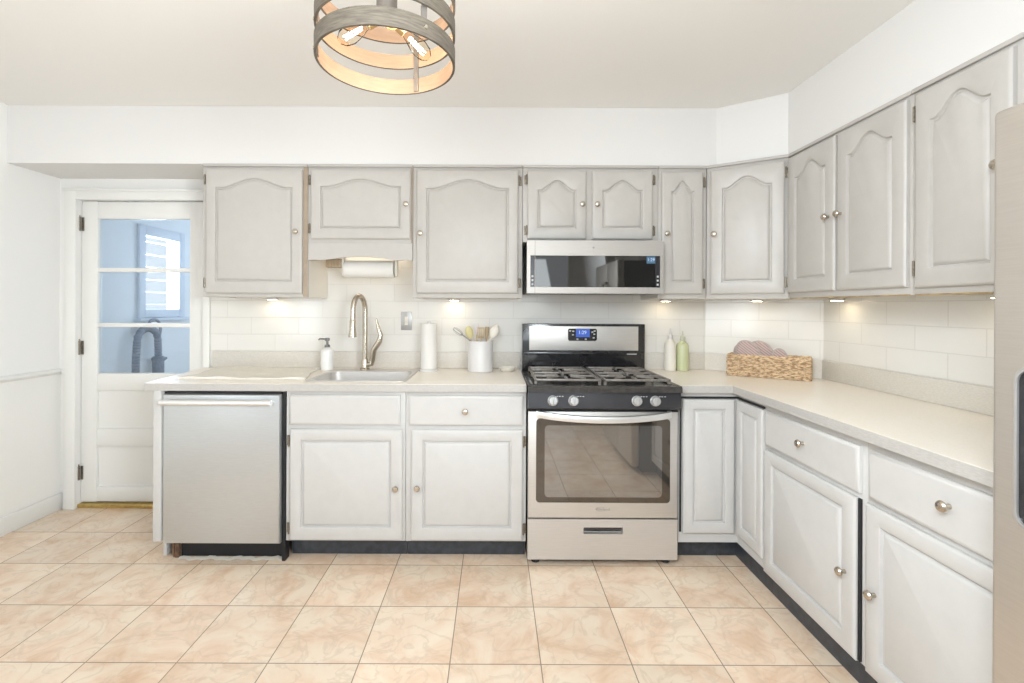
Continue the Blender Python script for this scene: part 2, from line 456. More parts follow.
RX0, RX1, RZ1 = -1.6, 1.2, 2.2
bm = NB()
box(bm, XL - 0.12, RX0, YR - 0.12, YR, 0, ZC); box(bm, RX1, XR + 0.12, YR - 0.12, YR, 0, ZC)
box(bm, RX0, RX1, YR - 0.12, YR, RZ1, ZC)
struct('wall_rear', bm, 'wall', 'white rear wall around the patio opening behind the camera', 'wall')
# soffit
bm = NB()
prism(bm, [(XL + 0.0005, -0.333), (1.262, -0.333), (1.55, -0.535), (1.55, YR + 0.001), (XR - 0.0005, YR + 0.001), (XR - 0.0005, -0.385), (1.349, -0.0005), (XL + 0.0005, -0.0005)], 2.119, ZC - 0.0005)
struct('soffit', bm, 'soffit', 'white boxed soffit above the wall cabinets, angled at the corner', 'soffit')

# patio opening frame with curtains behind the camera
f = thing('window_3', 'white framed patio glazing behind the camera', 'window', (-0.2, YR - 0.06, 0)); f['kind'] = 'structure'
bm = NB()
for x in (-1.37, 0, 1.37): box(bm, x - 0.03, x + 0.03, -0.03, 0.03, 0, 2.2)
box(bm, -1.4, 1.4, -0.03, 0.03, 2.14, 2.2); box(bm, -1.4, 1.4, -0.03, 0.03, 0, 0.06)
obj('window_frame', bm, 'trim', f)
# side window with blinds
f = thing('window_2', 'side window with white slatted blinds on the left wall', 'window', (XL - 0.06, -3.75, WZ0)); f['kind'] = 'structure'
bm = NB()
for y in (-0.47, 0.0, 0.47): box(bm, -0.03, 0.03, y - 0.03, y + 0.03, 0, 1.2)
for z in (0.03, 0.6, 1.17): box(bm, -0.03, 0.03, -0.5, 0.5, z - 0.03, z + 0.03)
obj('window_frame', bm, 'trim', f)
bm = NB()
for k in range(22):
    z = 0.08 + k * 0.05
    prism(bm, [(0.034, z), (0.058, z - 0.012), (0.0585, z - 0.010), (0.0345, z + 0.002)], -0.47, 0.47, plane='XZ')
obj('blind', bm, 'slat', f)

# wainscot, chair rail, baseboard on the left wall
bm = NB(); box(bm, XL + 0.0005, XL + 0.010, -3.2, -0.001, 0.0, 0.87)
struct('trim_1', bm, 'wains', 'white vertical beadboard wainscot on the left wall', 'wainscot')
bm = NB()
prism(bm, [(XL + 0.001, 0.862), (XL + 0.018, 0.868), (XL + 0.030, 0.882), (XL + 0.030, 0.892), (XL + 0.020, 0.898), (XL + 0.001, 0.902)], -3.2, -0.0012, plane='XZ')
box(bm, XL + 0.0305, DX0 - 0.071, -0.022, -0.0008, 0.870, 0.897, 0.004)
struct('trim_2', bm, 'trim', 'white chair rail moulding along the left wall', 'chair rail')
bm = NB(); box(bm, XL + 0.0105, XL + 0.024, -3.2, -0.001, 0.0, 0.105, 0.004)
struct('baseboard_left', bm, 'trim', 'white baseboard under the wainscot', 'baseboard')
# door casing
bm = NB()
box(bm, DX0 - 0.070, DX0 + 0.004, -0.020, -0.0008, 0, DZ1 + 0.065, 0.004)
box(bm, DX1 - 0.004, DX1 + 0.040, -0.020, -0.0008, 0, DZ1 + 0.065, 0.004)
box(bm, DX0 + 0.0045, DX1 - 0.0045, -0.020, -0.0008, DZ1 - 0.004, DZ1 + 0.065, 0.004)
box(bm, DX0 - 0.074, DX1 + 0.042, -0.026, -0.0208, DZ1 + 0.050, DZ1 + 0.068, 0.002)
struct('trim_3', bm, 'trim', 'white casing boards around the glazed back door', 'door casing')
bm = NB(); box(bm, DX0 + 0.001, DX1 - 0.001, 0.005, 0.11, 0.0, 0.026, 0.005)
struct('trim_4', bm, 'brass', 'brass coloured threshold strip under the glazed door', 'threshold')

# glazed door
door = thing('door_1', 'white back door with three stacked glass panes and two lower panels', 'door', (DX0 + 0.004, 0.03, 0.032))
door['kind'] = 'structure'
dw = DX1 - DX0 - 0.008; dh = DZ1 - 0.036
bm = NB()
ox, oz = -DX0 - 0.004, -0.032
gx0, gx1 = -2.58 + ox, -1.98 + ox
z = lambda v: v + oz
box(bm, 0, gx0, 0, 0.04, 0, dh, 0.002); box(bm, gx1, dw, 0, 0.04, 0, dh, 0.002)
for a, b in ((0.032, 0.13), (0.39, 0.505), (0.752, 0.866), (1.165, 1.192), (1.523, 1.550), (1.868, 0.032 + dh)):
    box(bm, gx0 - 0.002, gx1 + 0.002, 0.001, 0.039, z(a), z(b), 0.009 if b - a > 0.05 else 0.004)
for a, b in ((0.13, 0.39), (0.505, 0.752)):
    box(bm, gx0 - 0.005, gx1 + 0.005, 0.020, 0.028, z(a) - 0.005, z(b) + 0.005)
obj('door_slab', bm, 'trim', door)
for a, b in ((0.866, 1.165), (1.192, 1.523), (1.550, 1.868)):
    bm = NB(); box(bm, gx0 - 0.004, gx1 + 0.004, 0.018, 0.022, z(a) - 0.004, z(b) + 0.004)
    obj('glass_pane', bm, 'glass', door)
for hz in (0.19, 1.00, 1.80):
    bm = NB()
    lathe(bm, [(0.007, -0.045), (0.007, 0.045)], (-0.004, -0.012, hz), n=10)
    lathe(bm, [(0.004, 0.045), (0.004, 0.055), (0, 0.057)], (-0.004, -0.012, hz), n=8)
    box(bm, 0.002, 0.016, -0.0045, -0.0005, hz - 0.044, hz + 0.044)
    obj('hinge', bm, 'hinge', door)

# porch seen through the glass
PY, PXR = 2.3, -1.0
bm = NB()
box(bm, XL - 0.14, XL - 0.04, 0.121, 0.71 + 0.06, 0, 2.4); box(bm, XL - 0.14, XL - 0.04, 1.26 - 0.06, PY, 0, 2.4)
box(bm, XL - 0.14, XL - 0.04, 0.77, 1.20, 0, 1.265); box(bm, XL - 0.14, XL - 0.04, 0.77, 1.20, 1.885, 2.4)
struct('wall_porch_left', bm, 'porch', 'pale blue porch wall with a slatted window beyond the glazed door', 'wall')
bm = NB(); box(bm, XL - 0.04, PXR, PY, PY + 0.08, 0, 2.4); box(bm, PXR, PXR + 0.08, 0.121, PY, 0, 2.4)
struct('wall_porch_far', bm, 'porch', 'pale blue far walls of the porch beyond the door', 'wall')
bm = NB(); box(bm, XL - 0.14, PXR + 0.08, 0.121, PY + 0.08, 2.4, 2.44)
struct('ceiling_porch', bm, 'porch', 'pale porch ceiling beyond the glazed door', 'ceiling')
f = thing('window_1', 'bright porch window with slats seen through the glazed door', 'window', (XL - 0.04, 0.985, 1.265)); f['kind'] = 'structure'
bm = NB()
for y0, y1 in ((-0.275, -0.205), (0.205, 0.275)): box(bm, 0.001, 0.022, y0, y1, -0.06, 0.69, 0.003)
box(bm, 0.001, 0.022, -0.2045, 0.2045, 0.61, 0.69, 0.003); box(bm, 0.001, 0.022, -0.2045, 0.2045, -0.055, 0.01, 0.003)
box(bm, 0.001, 0.05, -0.30, 0.30, -0.085, -0.0605, 0.004)
obj('window_frame', bm, 'porchtrim', f)
bm = NB()
for k in range(6):
    zz = 0.05 + k * 0.105
    box(bm, -0.078, -0.034, -0.20, 0.20, zz - 0.004, zz + 0.004, 0.001)
obj('blind', bm, 'slat', f)

# hose on the porch wall
h = thing('drain_hose', 'blue grey ribbed hose looped over a hook beyond the glazed door', 'hose', (XL + 0.02, 0.80, 0.55))
bm = NB()
pts = []; rad = []
path = [(0, -0.18, 0.0), (0, -0.175, 0.35), (0, -0.165, 0.46)]
for k in range(0, 17):
    a = PI * (1 - k / 16); path.append((0, -0.05 + 0.115 * math.cos(a), 0.47 + 0.105 * math.sin(a)))
path += [(0, 0.068, 0.40), (0, 0.070, 0.33)]
for i in range(len(path) - 1):
    A, B = Vector(path[i]), Vector(path[i + 1]); n = max(1, int((B - A).length / 0.011))
    for k in range(n):
        pts.append(A.lerp(B, k / n)); rad.append(0.026 + (0.003 if len(pts) % 2 else -0.003))
tube(bm, pts, rad, n=14)
obj('ribbed_hose', bm, 'hose', h)
bm = NB()
lathe(bm, [(0.030, 0), (0.042, 0.01), (0.042, 0.11), (0.048, 0.115), (0.048, 0.135), (0.034, 0.15)], (0, 0.07, 0.19), n=20)
tube(bm, [(0, 0.10, 0.30), (0, 0.14, 0.31), (0, 0.165, 0.315)], [0.018, 0.016, 0.010], n=10)
lathe(bm, [(0.026, -0.19), (0.030, 0)], (0, 0.07, 0.19), n=16)
obj('cuff', bm, 'hose', h)
bm = NB()
tube(bm, [(0, 0.02 + 0.075 * math.cos(a), 0.56 + 0.085 * math.sin(a)) for a in [PI * 0.95 - k * PI * 1.35 / 14 for k in range(15)]], 0.011, n=10)
obj('hook', bm, 'hose', h)

# tiled backsplash
bm = NB(); box(bm, -1.822, 1.349, -0.008, -0.0009, 0.93, 1.70)
struct('tile_backsplash', bm, tile_wall_mat('glossy_wall_tiles_back', 4.0), 'glossy white subway tiles along the back wall', 'tiles')
LD = math.hypot(XR - 1.349, 0.385); AD = math.atan2(-0.385, XR - 1.349)
bm = NB(); box(bm, 0.004, LD - 0.004, -0.008, -0.0012, 0.93, 1.40)
struct('tile_backsplash', bm, tile_wall_mat('glossy_wall_tiles_corner', 3.2), 'glossy white subway tiles on the diagonal corner wall', 'tiles', loc=(1.349, 0, 0), rotz=AD)
bm = NB(); box(bm, 0.0, 1.64, -0.008, -0.0009, 0.93, 1.40)
struct('tile_backsplash', bm, tile_wall_mat('glossy_wall_tiles_right', 3.05 - 0.28), 'glossy white subway tiles along the right wall', 'tiles', loc=(XR, -0.385, 0), rotz=-PI / 2)


# ------------------------------------------------------------------ cabinet pieces
def outline(x0, x1, z0, z1, rise, d, N=28):
    """closed loop of (x, z): bottom-left, bottom-right, then the arched top from right to left"""
    out = [(x0 + d, z0 + d), (x1 - d, z0 + d)]
    for k in range(N + 1):
        u = 1 - 2 * k / N
        a = min(1, abs(u) / 0.86)
        h = rise * (0.5 + 0.5 * math.cos(PI * a)) ** 0.85
        out.append(((x0 + x1) / 2 + u * ((x1 - x0) / 2 - d), z1 - rise + h - d))
    return out


def door_mesh(x0, x1, z0, z1, stile=0.056, top=0.054, bot=0.066, rise=0.045, th=0.02):
    bm = NB(); N = 28
    def rect(d, y):
        o = outline(x0, x1, z0, z1, 0, d, N); return [(a, y, b) for a, b in o]
    def arch(d, y):
        o = outline(x0 + stile, x1 - stile, z0 + bot, z1 - top, rise, d, N); return [(a, y, b) for a, b in o]
    loops = [rect(0, -0.0012), rect(0, -th + 0.007), rect(0.003, -th + 0.003), rect(0.010, -th), arch(-0.004, -th), arch(0, -th + 0.002),
             arch(0.003, -th + 0.012), arch(0.008, -th + 0.0128), arch(0.011, -th + 0.0085), arch(0.018, -th + 0.003), arch(0.022, -th + 0.0014)]
    loft(bm, loops, cap0=True, cap1=True)
    return bm


def drawer_mesh(x0, x1, z0, z1, th=0.02):
    bm = NB()
    def rect(d, y):
        return [(x0 + d, y, z0 + d), (x1 - d, y, z0 + d), (x1 - d, y, z1 - d), (x0 + d, y, z1 - d)]
    loft(bm, [rect(0, -0.0012), rect(0, -th + 0.008), rect(0.004, -th + 0.003), rect(0.012, -th), rect(0.016, -th)])
    return bm


def knob_mesh(x, zc, y=-0.02):
    bm = NB()
    lathe(bm, [(0.0075, 0), (0.0065, 0.006), (0.006, 0.012), (0.012, 0.016), (0.0155, 0.020), (0.0155, 0.024), (0.012, 0.029), (0.006, 0.031), (0, 0.0315)],
          (x, y, zc), axis=(0, -1, 0), n=20)
    return bm


def hinge_mesh(x, zc, side):
    bm = NB()
    lathe(bm, [(0, -0.030), (0.0042, -0.027), (0.0042, 0.027), (0, 0.030)], (x + side * 0.004, -0.016, zc), n=10)
    box(bm, min(x + side * 0.003, x + side * 0.018), max(x + side * 0.003, x + side * 0.018), -0.004, -0.0012, zc - 0.026, zc + 0.026, 0.001)
    return bm


PAINT = 'upper'


def put_door(root, x0, x1, z0, z1, knob=None, hinge=None, rise=0.045, stile=0.056, top=0.054, bot=0.066, hz=0.06):
    d = obj('door', door_mesh(x0, x1, z0, z1, rise=rise, stile=stile, top=top, bot=bot), PAINT, root)
    if knob: obj('knob', knob_mesh(*knob), 'nickel', d, label='small round brushed nickel knob')
    if hinge:
        for zz in (z0 + hz, z1 - hz):
            obj('hinge', hinge_mesh(x0 if hinge < 0 else x1, zz, hinge), 'hinge', d, label='worn bronze hinge')
    return d


def put_drawer(root, x0, x1, z0, z1, knob=None):
    d = obj('drawer', drawer_mesh(x0, x1, z0, z1), 'cab', root)
    if knob: obj('knob', knob_mesh(*knob), 'nickel', d, label='small round brushed nickel knob')


def carcass(root, w, D, z0, z1, top=True, t=0.016):
    mats = ('cabside', PAINT)
    bm = NB()
    box(bm, 0.0006, t, 0.0185, D, z0, z1); box(bm, w - t, w - 0.0006, 0.0185, D, z0, z1)
    box(bm, t, w - t, 0.0185, D, z0 + 0.02, z0 + 0.036); box(bm, t, w - t, D - 0.006, D, z0 + 0.037, z1 - 0.02)
    if top: box(bm, t, w - t, 0.0185, D - 0.007, z1 - 0.018, z1)
    obj('body', bm, mats[0], root)
    bm = NB(); box(bm, 0.0006, w - 0.0006, 0.0, 0.018, z0, z1, 0.001)
    obj('face_frame', bm, mats[1], root)


def top_trim(root, w, zt):
    bm = NB(); box(bm, 0.001, w - 0.001, -0.012, -0.0008, zt - 0.016, zt, 0.003)
    obj('top_trim', bm, 'cabin', root)


# ------------------------------------------------------------------ wall cabinets (local: x along the front, y into the wall, base at z=0)
ZB, ZT = 1.3585, 2.1185
HU = ZT - ZB
YU = -0.333


def upper(label, x0, x1, zb=ZB, group='cathedral arched wall cabinets'):
    r = thing('wall_cabinet', label, 'cabinet', (x0, YU, zb), group=group)
    carcass(r, x1 - x0, -YU - 0.009, 0, ZT - zb)
    top_trim(r, x1 - x0, ZT - zb)
    return r


dz0, dz1 = 1.381 - ZB, 2.087 - ZB
r = upper('tall grey wall cabinet nearest the glazed door, single arched door', -1.674, -1.072)
put_door(r, 0.024, 0.574, dz0 - 0.003, dz1, (0.545, 1.728 - ZB), -1, rise=0.05)
bm = NB(); box(bm, 0.576, 0.6005, -0.003, -0.0008, 0.002, HU - 0.017); obj('stile', bm, 'tanstile', r, label='tan frame strip')
# bottom rail for each tall cabinet is its frame; sink cabinet is short with a valance
zb2 = 1.668
r = upper('short grey wall cabinet above the sink with a scalloped valance', -1.071, -0.472, zb2)
put_door(r, 0.018, 0.588, 1.690 - zb2, 2.087 - zb2, (0.566, 1.886 - zb2), -1, rise=0.042, bot=0.058)
bm = NB(); box(bm, 0.589, 0.5975, -0.003, -0.0008, 0.002, ZT - zb2 - 0.017); obj('stile', bm, 'tanstile', r, label='tan frame strip')
bm = NB()
val = [(0.001, 0.0), (0.001, -0.098)]
wv = 0.597
for k in range(0, 41):
    u = k / 40
    e = min(u, 1 - u)
    if e < 0.12: zz = -0.098 + 0.004 * math.sin(PI * e / 0.12)
    else: zz = -0.098 + 0.022 * math.sin(PI * (u - 0.12) / 0.76) ** 1.0 * (1.0 if 0.25 < u < 0.75 else 0.85)
    val.append((0.003 + u * (wv - 0.005), zz))
val += [(wv, -0.098), (wv, 0.0)]
prism(bm, val, 0.0, 0.018, plane='XZ')
obj('valance', bm, 'upper', r)
r = upper('tall grey wall cabinet between the sink and the microwave', -0.471, 0.155)
put_door(r, 0.021, 0.602, dz0 + 0.003, dz1, (0.046, 1.722 - ZB), 1, rise=0.05)
zb4 = 1.679
r = upper('grey double door wall cabinet directly above the microwave', 0.156, 0.930, zb4)
put_door(r, 0.026, 0.362, 1.695 - zb4, 2.085 - zb4, (0.336, 1.89 - zb4), -1, rise=0.055, bot=0.06, stile=0.058, hz=0.05)
put_door(r, 0.394, 0.740, 1.695 - zb4, 2.085 - zb4, (0.420, 1.89 - zb4), 1, rise=0.055, bot=0.06, stile=0.058, hz=0.05)
r = upper('narrow single door wall cabinet right of the microwave', 0.931, 1.207)
put_door(r, 0.016, 0.252, dz0 + 0.004, dz1 - 0.004, (0.040, 1.726 - ZB), 1, rise=0.06, stile=0.052)

# diagonal corner cabinet
A0, B0 = Vector((1.2085, YU)), Vector((1.5465, -0.546))
WD = (B0 - A0).length; AG = math.atan2(B0.y - A0.y, B0.x - A0.x)
r = thing('wall_cabinet', 'diagonal corner wall cabinet above the wicker basket', 'cabinet', (A0.x, A0.y, ZB), AG, 'cathedral arched wall cabinets')
inv = Matrix.Rotation(-AG, 2)
poly = [inv @ (Vector(p) - A0) for p in ((1.2085, -0.010), (1.343, -0.010), (1.841, -0.395), (1.841, -0.546))]
poly = [Vector((0.001, 0.0185)), Vector((WD - 0.001, 0.0185))] + poly[::-1]
bm = NB(); prism(bm, [tuple(p) for p in poly], 0, HU)
obj('body', bm, 'cabside', r)
bm = NB(); box(bm, 0.0006, WD - 0.0006, 0, 0.018, 0, HU, 0.001); obj('face_frame', bm, 'upper', r)
top_trim(r, WD, HU)
put_door(r, 0.022, WD - 0.016, dz0 + 0.004, dz1 - 0.002, (0.044, 1.722 - ZB), 1, rise=0.055, stile=0.06)

# right wall cabinets: rotz -90, local x = towards the camera
XU = 1.5500


def rupper(label, ya, yb, zb=ZB):
    r = thing('wall_cabinet', label, 'cabinet', (XU, ya, zb), -PI / 2, 'cathedral arched wall cabinets')
    carcass(r, ya - yb, XR - XU - 0.0095, 0, ZT - zb); top_trim(r, ya - yb, ZT - zb)
    return r


r = rupper('grey double door wall cabinet over the right counter, beside the corner cabinet', -0.548, -1.293)
put_door(r, 0.012, 0.356, dz0 + 0.008, dz1 + 0.004, (0.322, 1.728 - ZB), None, rise=0.06, stile=0.06)
put_door(r, 0.372, 0.730, dz0 + 0.008, dz1 + 0.004, (0.400, 1.728 - ZB), None, rise=0.06, stile=0.06)
bm = NB(); box(bm, 0.01, 0.735, -0.003, -0.0008, -0.002, 0.003); obj('bare_edge', bm, 'rawwood', r, label='unpainted pine edge under the cabinet')
r = rupper('grey single door wall cabinet over the right counter, nearest the refrigerator', -1.294, -1.668)
put_door(r, 0.022, 0.350, dz0 + 0.004, dz1 + 0.004, (0.326, 1.745 - ZB), -1, rise=0.06, stile=0.06, hz=0.07)
bm = NB(); box(bm, 0.01, 0.365, -0.003, -0.0008, -0.002, 0.003); obj('bare_edge', bm, 'rawwood', r, label='unpainted pine edge under the cabinet')
zbf = 1.80
r = rupper('short wall cabinet above the refrigerator at the right edge', -1.706, -2.90, zbf)
put_door(r, 0.010, 0.590, 0.02, 2.091 - zbf, (0.56, 0.08), None, rise=0.04)
put_door(r, 0.610, 1.195, 0.02, 2.091 - zbf, (0.64, 0.08), None, rise=0.04)

# ------------------------------------------------------------------ base cabinets
PAINT = 'cab'
YB = -0.615; ZTB = 0.8755
KZ = 0.105


def base(label, x0, x1):
    r = thing('base_cabinet', label, 'cabinet', (x0, YB, 0), group='grey base cabinets')
    w = x1 - x0
    carcass(r, w, -YB - 0.004, KZ, ZTB, top=False)
    bm = NB(); box(bm, 0.0006, w - 0.0006, 0.073, 0.085, 0, KZ - 0.0008); obj('toe_kick', bm, 'kick', r, label='black toe kick board')
    return r


r = base('grey base cabinet under the sink with a blank drawer front', -1.067, -0.4555)
put_drawer(r, 0.021, 0.586, 0.701, 0.854)
put_door(r, 0.023, 0.599, 0.113, 0.680, (0.567, 0.385), -1, rise=0.0, stile=0.058, top=0.056, bot=0.066)
r = base('grey base cabinet with knobbed drawer, left of the range', -0.4545, 0.163)
put_drawer(r, 0.017, 0.600, 0.701, 0.854, (0.306, 0.776))
put_door(r, 0.030, 0.600, 0.113, 0.680, (0.064, 0.388), 1, rise=0.0, stile=0.058, top=0.056, bot=0.066)

# end panel beside the dishwasher
p = thing('end_panel', 'white painted end panel left of the dishwasher', 'panel', (-1.728, 0, 0))
bm = NB(); box(bm, 0, 0.040, -0.648, -0.010, 0.112, ZTB, 0.002); box(bm, 0, 0.018, -0.57, -0.010, 0.0, 0.1115, 0.002)
obj('board', bm, 'cab', p)

# right run base cabinets
XB = 1.247


def rbase(label, ya, yb):
    r = thing('base_cabinet', label, 'cabinet', (XB, ya, 0), -PI / 2, 'grey base cabinets')
    w = ya - yb
    carcass(r, w, XR - XB - 0.004, KZ, ZTB, top=False)
    bm = NB(); box(bm, 0.0006, w - 0.0006, 0.030, 0.042, 0, KZ - 0.0008); obj('toe_kick', bm, 'kick', r, label='black toe kick board')
    return r


r = rbase('grey base cabinet with drawer on the right run, beside the corner cabinet', -0.876, -1.470)
put_drawer(r, 0.018, 0.574, 0.683, 0.843, (0.290, 0.770))
put_door(r, 0.008, 0.561, 0.108, 0.664, (0.518, 0.388), None, rise=0.0, stile=0.06)
bm = NB(); box(bm, 0.5615, 0.573, -0.008, -0.0008, 0.112, 0.662); obj('shadow_gap', bm, 'dark', r, label='dark gap beside the door')
r = rbase('grey base cabinet with drawer on the right run, beside the refrigerator', -1.471, -2.000)
put_drawer(r, 0.022, 0.512, 0.683, 0.843, (0.305, 0.775))
put_door(r, 0.010, 0.515, 0.108, 0.664, (0.054, 0.384), None, rise=0.0, stile=0.06)

# corner base cabinet with a folding two-leaf door
r = thing('base_cabinet', 'L shaped corner base cabinet right of the range', 'cabinet', (0.945, YB, 0), group='grey base cabinets')
cx = XB - 0.945; ly = -0.875 - YB
bm = NB()
prism(bm, [(0.0, 0.0185), (cx + 0.0185, 0.0185), (cx + 0.0185, ly), (XR - 0.945 - 0.004, ly), (XR - 0.945 - 0.004, 0.225), (0.40, 0.600), (0.0, 0.600)], KZ, ZTB)
obj('body', bm, 'cabside', r)
bm = NB(); prism(bm, [(0.0, 0.0), (cx, 0.0), (cx, ly), (cx + 0.018, ly), (cx + 0.018, 0.018), (0.0, 0.018)], KZ, ZTB)
obj('face_frame', bm, 'cab', r)
bm = NB(); prism(bm, [(0.0, 0.073), (cx + 0.030, 0.073), (cx + 0.030, ly), (cx + 0.042, ly), (cx + 0.042, 0.085), (0.0, 0.085)], 0, KZ - 0.0008)
obj('toe_kick', bm, 'kick', r, label='black toe kick board')
d = obj('door', door_mesh(0.018, cx - 0.020, 0.155, 0.840, rise=0, stile=0.05, top=0.05, bot=0.055), 'cab', r)
bm = door_mesh(0.022, -ly - 0.004, 0.155, 0.840, rise=0, stile=0.045, top=0.05, bot=0.055)
d2 = obj('door', bm, 'cab', r, loc=(cx, 0, 0), rotz=-PI / 2)
bm = NB(); box(bm, 0.004, cx - 0.003, -0.006, -0.0008, 0.843, 0.853); box(bm, 0.004, 0.014, -0.003, -0.0008, 0.16, 0.8495)
box(bm, cx - 0.006, cx - 0.0008, ly + 0.006, -0.006, 0.843, 0.853)
obj('shadow_gap', bm, 'dark', r, label='dark gap around the folding door')

# ------------------------------------------------------------------ worktops
r = thing('worktop', 'beige laminate worktop holding the sink, left of the range', 'worktop', (-0.8, -0.32, 0.876))
gx, gy, gz = 0.8, 0.32, -0.876
SX0, SX1, SY0, SY1 = -0.975, -0.475, -0.572, -0.165
bm = NB()
def wp(poly, lo=0.8765, hi=0.914): prism(bm, [(a + gx, b + gy) for a, b in poly], lo + gz, hi + gz)
wp([(-1.772, -0.648), (SX0, -0.648), (SX0, -0.0088), (-1.852, -0.0088)])
wp([(SX1, -0.648), (0.161, -0.648), (0.161, -0.0088), (SX1, -0.0088)])
wp([(SX0, -0.648), (SX1, -0.648), (SX1, SY0), (SX0, SY0)])
wp([(SX0, SY1), (SX1, SY1), (SX1, -0.0088), (SX0, -0.0088)])
bmesh.ops.remove_doubles(bm, verts=bm.verts, dist=0.0002)
obj('worktop_board', bm, 'counter', r)
bm = NB(); box(bm, -1.772 + gx, 0.161 + gx, -0.6505 + gy, -0.6482 + gy, 0.876 + gz, 0.9125 + gz); obj('front_edge', bm, 'edge', r, label='grey laminate front edge')
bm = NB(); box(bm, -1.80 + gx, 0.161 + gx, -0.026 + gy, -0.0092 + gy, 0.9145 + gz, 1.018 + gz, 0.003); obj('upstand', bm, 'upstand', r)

r = thing('worktop', 'beige laminate worktop turning the corner along the right wall', 'worktop', (1.55, -1.2, 0.876))
gx, gy = -1.55, 1.2
bm = NB()
wp([(0.936, -0.648), (1.207, -0.648), (1.207, -2.004), (1.8415, -2.004), (1.8415, -0.394), (1.344, -0.0115), (1.30, -0.0088), (0.936, -0.0088)])
obj('worktop_board', bm, 'counter', r)
bm = NB(); prism(bm, [(0.936 + gx, -0.6482 + gy), (1.2068 + gx, -0.6482 + gy), (1.2068 + gx, -2.004 + gy), (1.2045 + gx, -2.004 + gy), (1.2045 + gx, -0.6505 + gy), (0.936 + gx, -0.6505 + gy)], 0.876 + gz, 0.9125 + gz); obj('front_edge', bm, 'edge', r, label='grey laminate front edge')
bm = NB()
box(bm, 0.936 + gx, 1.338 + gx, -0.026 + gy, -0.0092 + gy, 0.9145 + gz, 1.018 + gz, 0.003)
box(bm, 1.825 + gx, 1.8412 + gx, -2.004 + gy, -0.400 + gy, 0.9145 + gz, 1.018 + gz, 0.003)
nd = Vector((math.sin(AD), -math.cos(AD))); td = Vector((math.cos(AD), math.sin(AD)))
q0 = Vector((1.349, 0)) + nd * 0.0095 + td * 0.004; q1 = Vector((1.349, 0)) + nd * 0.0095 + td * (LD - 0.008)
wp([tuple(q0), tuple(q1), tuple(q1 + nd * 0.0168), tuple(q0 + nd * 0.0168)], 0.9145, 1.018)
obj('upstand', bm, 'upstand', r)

# ------------------------------------------------------------------ dishwasher
r = thing('dishwasher', 'stainless steel dishwasher with a bar handle under the worktop', 'dishwasher', (-1.384, -0.62, 0))
bm = NB()
loops = []
W2 = 0.297
for k, yy in ((0, 0.0), (1, -0.018), (2, -0.026), (3, -0.0275)):
    dd = (0, 0, 0.004, 0.010)[k]
    loops.append([(-W2 + dd, yy, 0.100 + dd), (W2 - dd, yy, 0.100 + dd), (W2 - dd, yy, 0.858 - dd), (-W2 + dd, yy, 0.858 - dd)])
loft(bm, loops)
obj('front_panel', bm, 'steel', r)
bm = NB(); box(bm, -0.297, 0.297, 0.001, 0.60, 0.10, 0.868); box(bm, -0.249, 0.305, 0.05, 0.06, 0.0, 0.099); box(bm, 0.2975, 0.3145, 0.002, 0.05, 0.0, 0.868)
box(bm, -0.297, 0.297, -0.012, 0.0005, 0.8585, 0.868)
obj('tub', bm, 'dark', r, label='black casing showing at the gaps')
bm = NB(); prism(bm, [(0.020, 0.0985), (0.046, 0.0985), (0.048, 0.0), (0.034, 0.0), (0.024, 0.03)], -0.280, -0.2710, plane='YZ'); box(bm, -0.2705, -0.250, 0.030, 0.048, 0.0, 0.0985)
obj('wood_block', bm, 'rust', r, label='rough brown wood block under the corner')
bm = NB()
fl = [(-0.245 + 0.545 * k / 40, 0.030 + 0.012 * math.sin(k * 0.9) * math.sin(k * 0.37), 0.006 + 0.003 * math.sin(k * 0.7) * math.sin(k * 1.9)) for k in range(41)]
loft(bm, [[(x_, y_ - 0.02, 0.001), (x_, y_, z_), (x_, y_ + 0.006, z_ - 0.001), (x_, y_ + 0.004, 0.001)] for x_, y_, z_ in fl])
obj('floor_flap', bm, 'cream', r, label='ragged pale strip on the floor under the door')
bm = NB()
tube(bm, [(-0.285, -0.060, 0.822), (-0.1, -0.063, 0.822), (0.1, -0.063, 0.822), (0.268, -0.060, 0.822)], 0.0155, n=16)
for x in (-0.272, 0.255): lathe(bm, [(0.010, 0), (0.010, 0.034)], (x, -0.0265, 0.822), axis=(0, -1, 0), n=12)
obj('handle', bm, 'bright', r, label='bright stainless bar handle')

# ------------------------------------------------------------------ range
RXC = 0.5485
r = thing('gas_range', 'freestanding stainless gas range with four front knobs', 'range', (RXC, 0, 0))
hw = 0.3785
bm = NB(); box(bm, -hw + 0.006, hw - 0.006, -0.625, -0.035, 0.045, 0.895); obj('body', bm, 'black', r)
bm = NB()
box(bm, -hw, hw, -0.655, -0.626, 0.243, 0.782, 0.006)
door_r = obj('oven_door', bm, 'steel2', r)
def rr_prism(bm, x0, x1, z0, z1, rad, y0, y1, n=5):
    a = rrect(x0, x1, z0, z1, rad, 0, n); prism(bm, [(p[0], p[1]) for p in a], y0, y1, plane='XZ')
bm = NB(); rr_prism(bm, -0.338, 0.338, 0.322, 0.745, 0.018, -0.6575, -0.6553); obj('window', bm, 'ovenglass', door_r, label='dark glass border of the oven window')
bm = NB(); rr_prism(bm, -0.295, 0.297, 0.350, 0.712, 0.02, -0.6586, -0.6577); obj('inner_window', bm, 'ovenwin', door_r, label='brown reflective oven window')
bm = NB()
pts = []; 
for k in range(25):
    u = -1 + k / 12
    pts.append((u * 0.338, -0.672 - 0.040 * (1 - u * u) ** 0.6, 0.772 - 0.020 * (1 - u * u)))
A = []
for p_ in pts:
    x_, y_, z_ = p_
    A.append([(x_, y_ - 0.008, z_ + 0.015), (x_, y_ + 0.008, z_ + 0.017), (x_, y_ + 0.010, z_ - 0.017), (x_, y_ - 0.008, z_ - 0.015), (x_, y_ - 0.012, z_)])
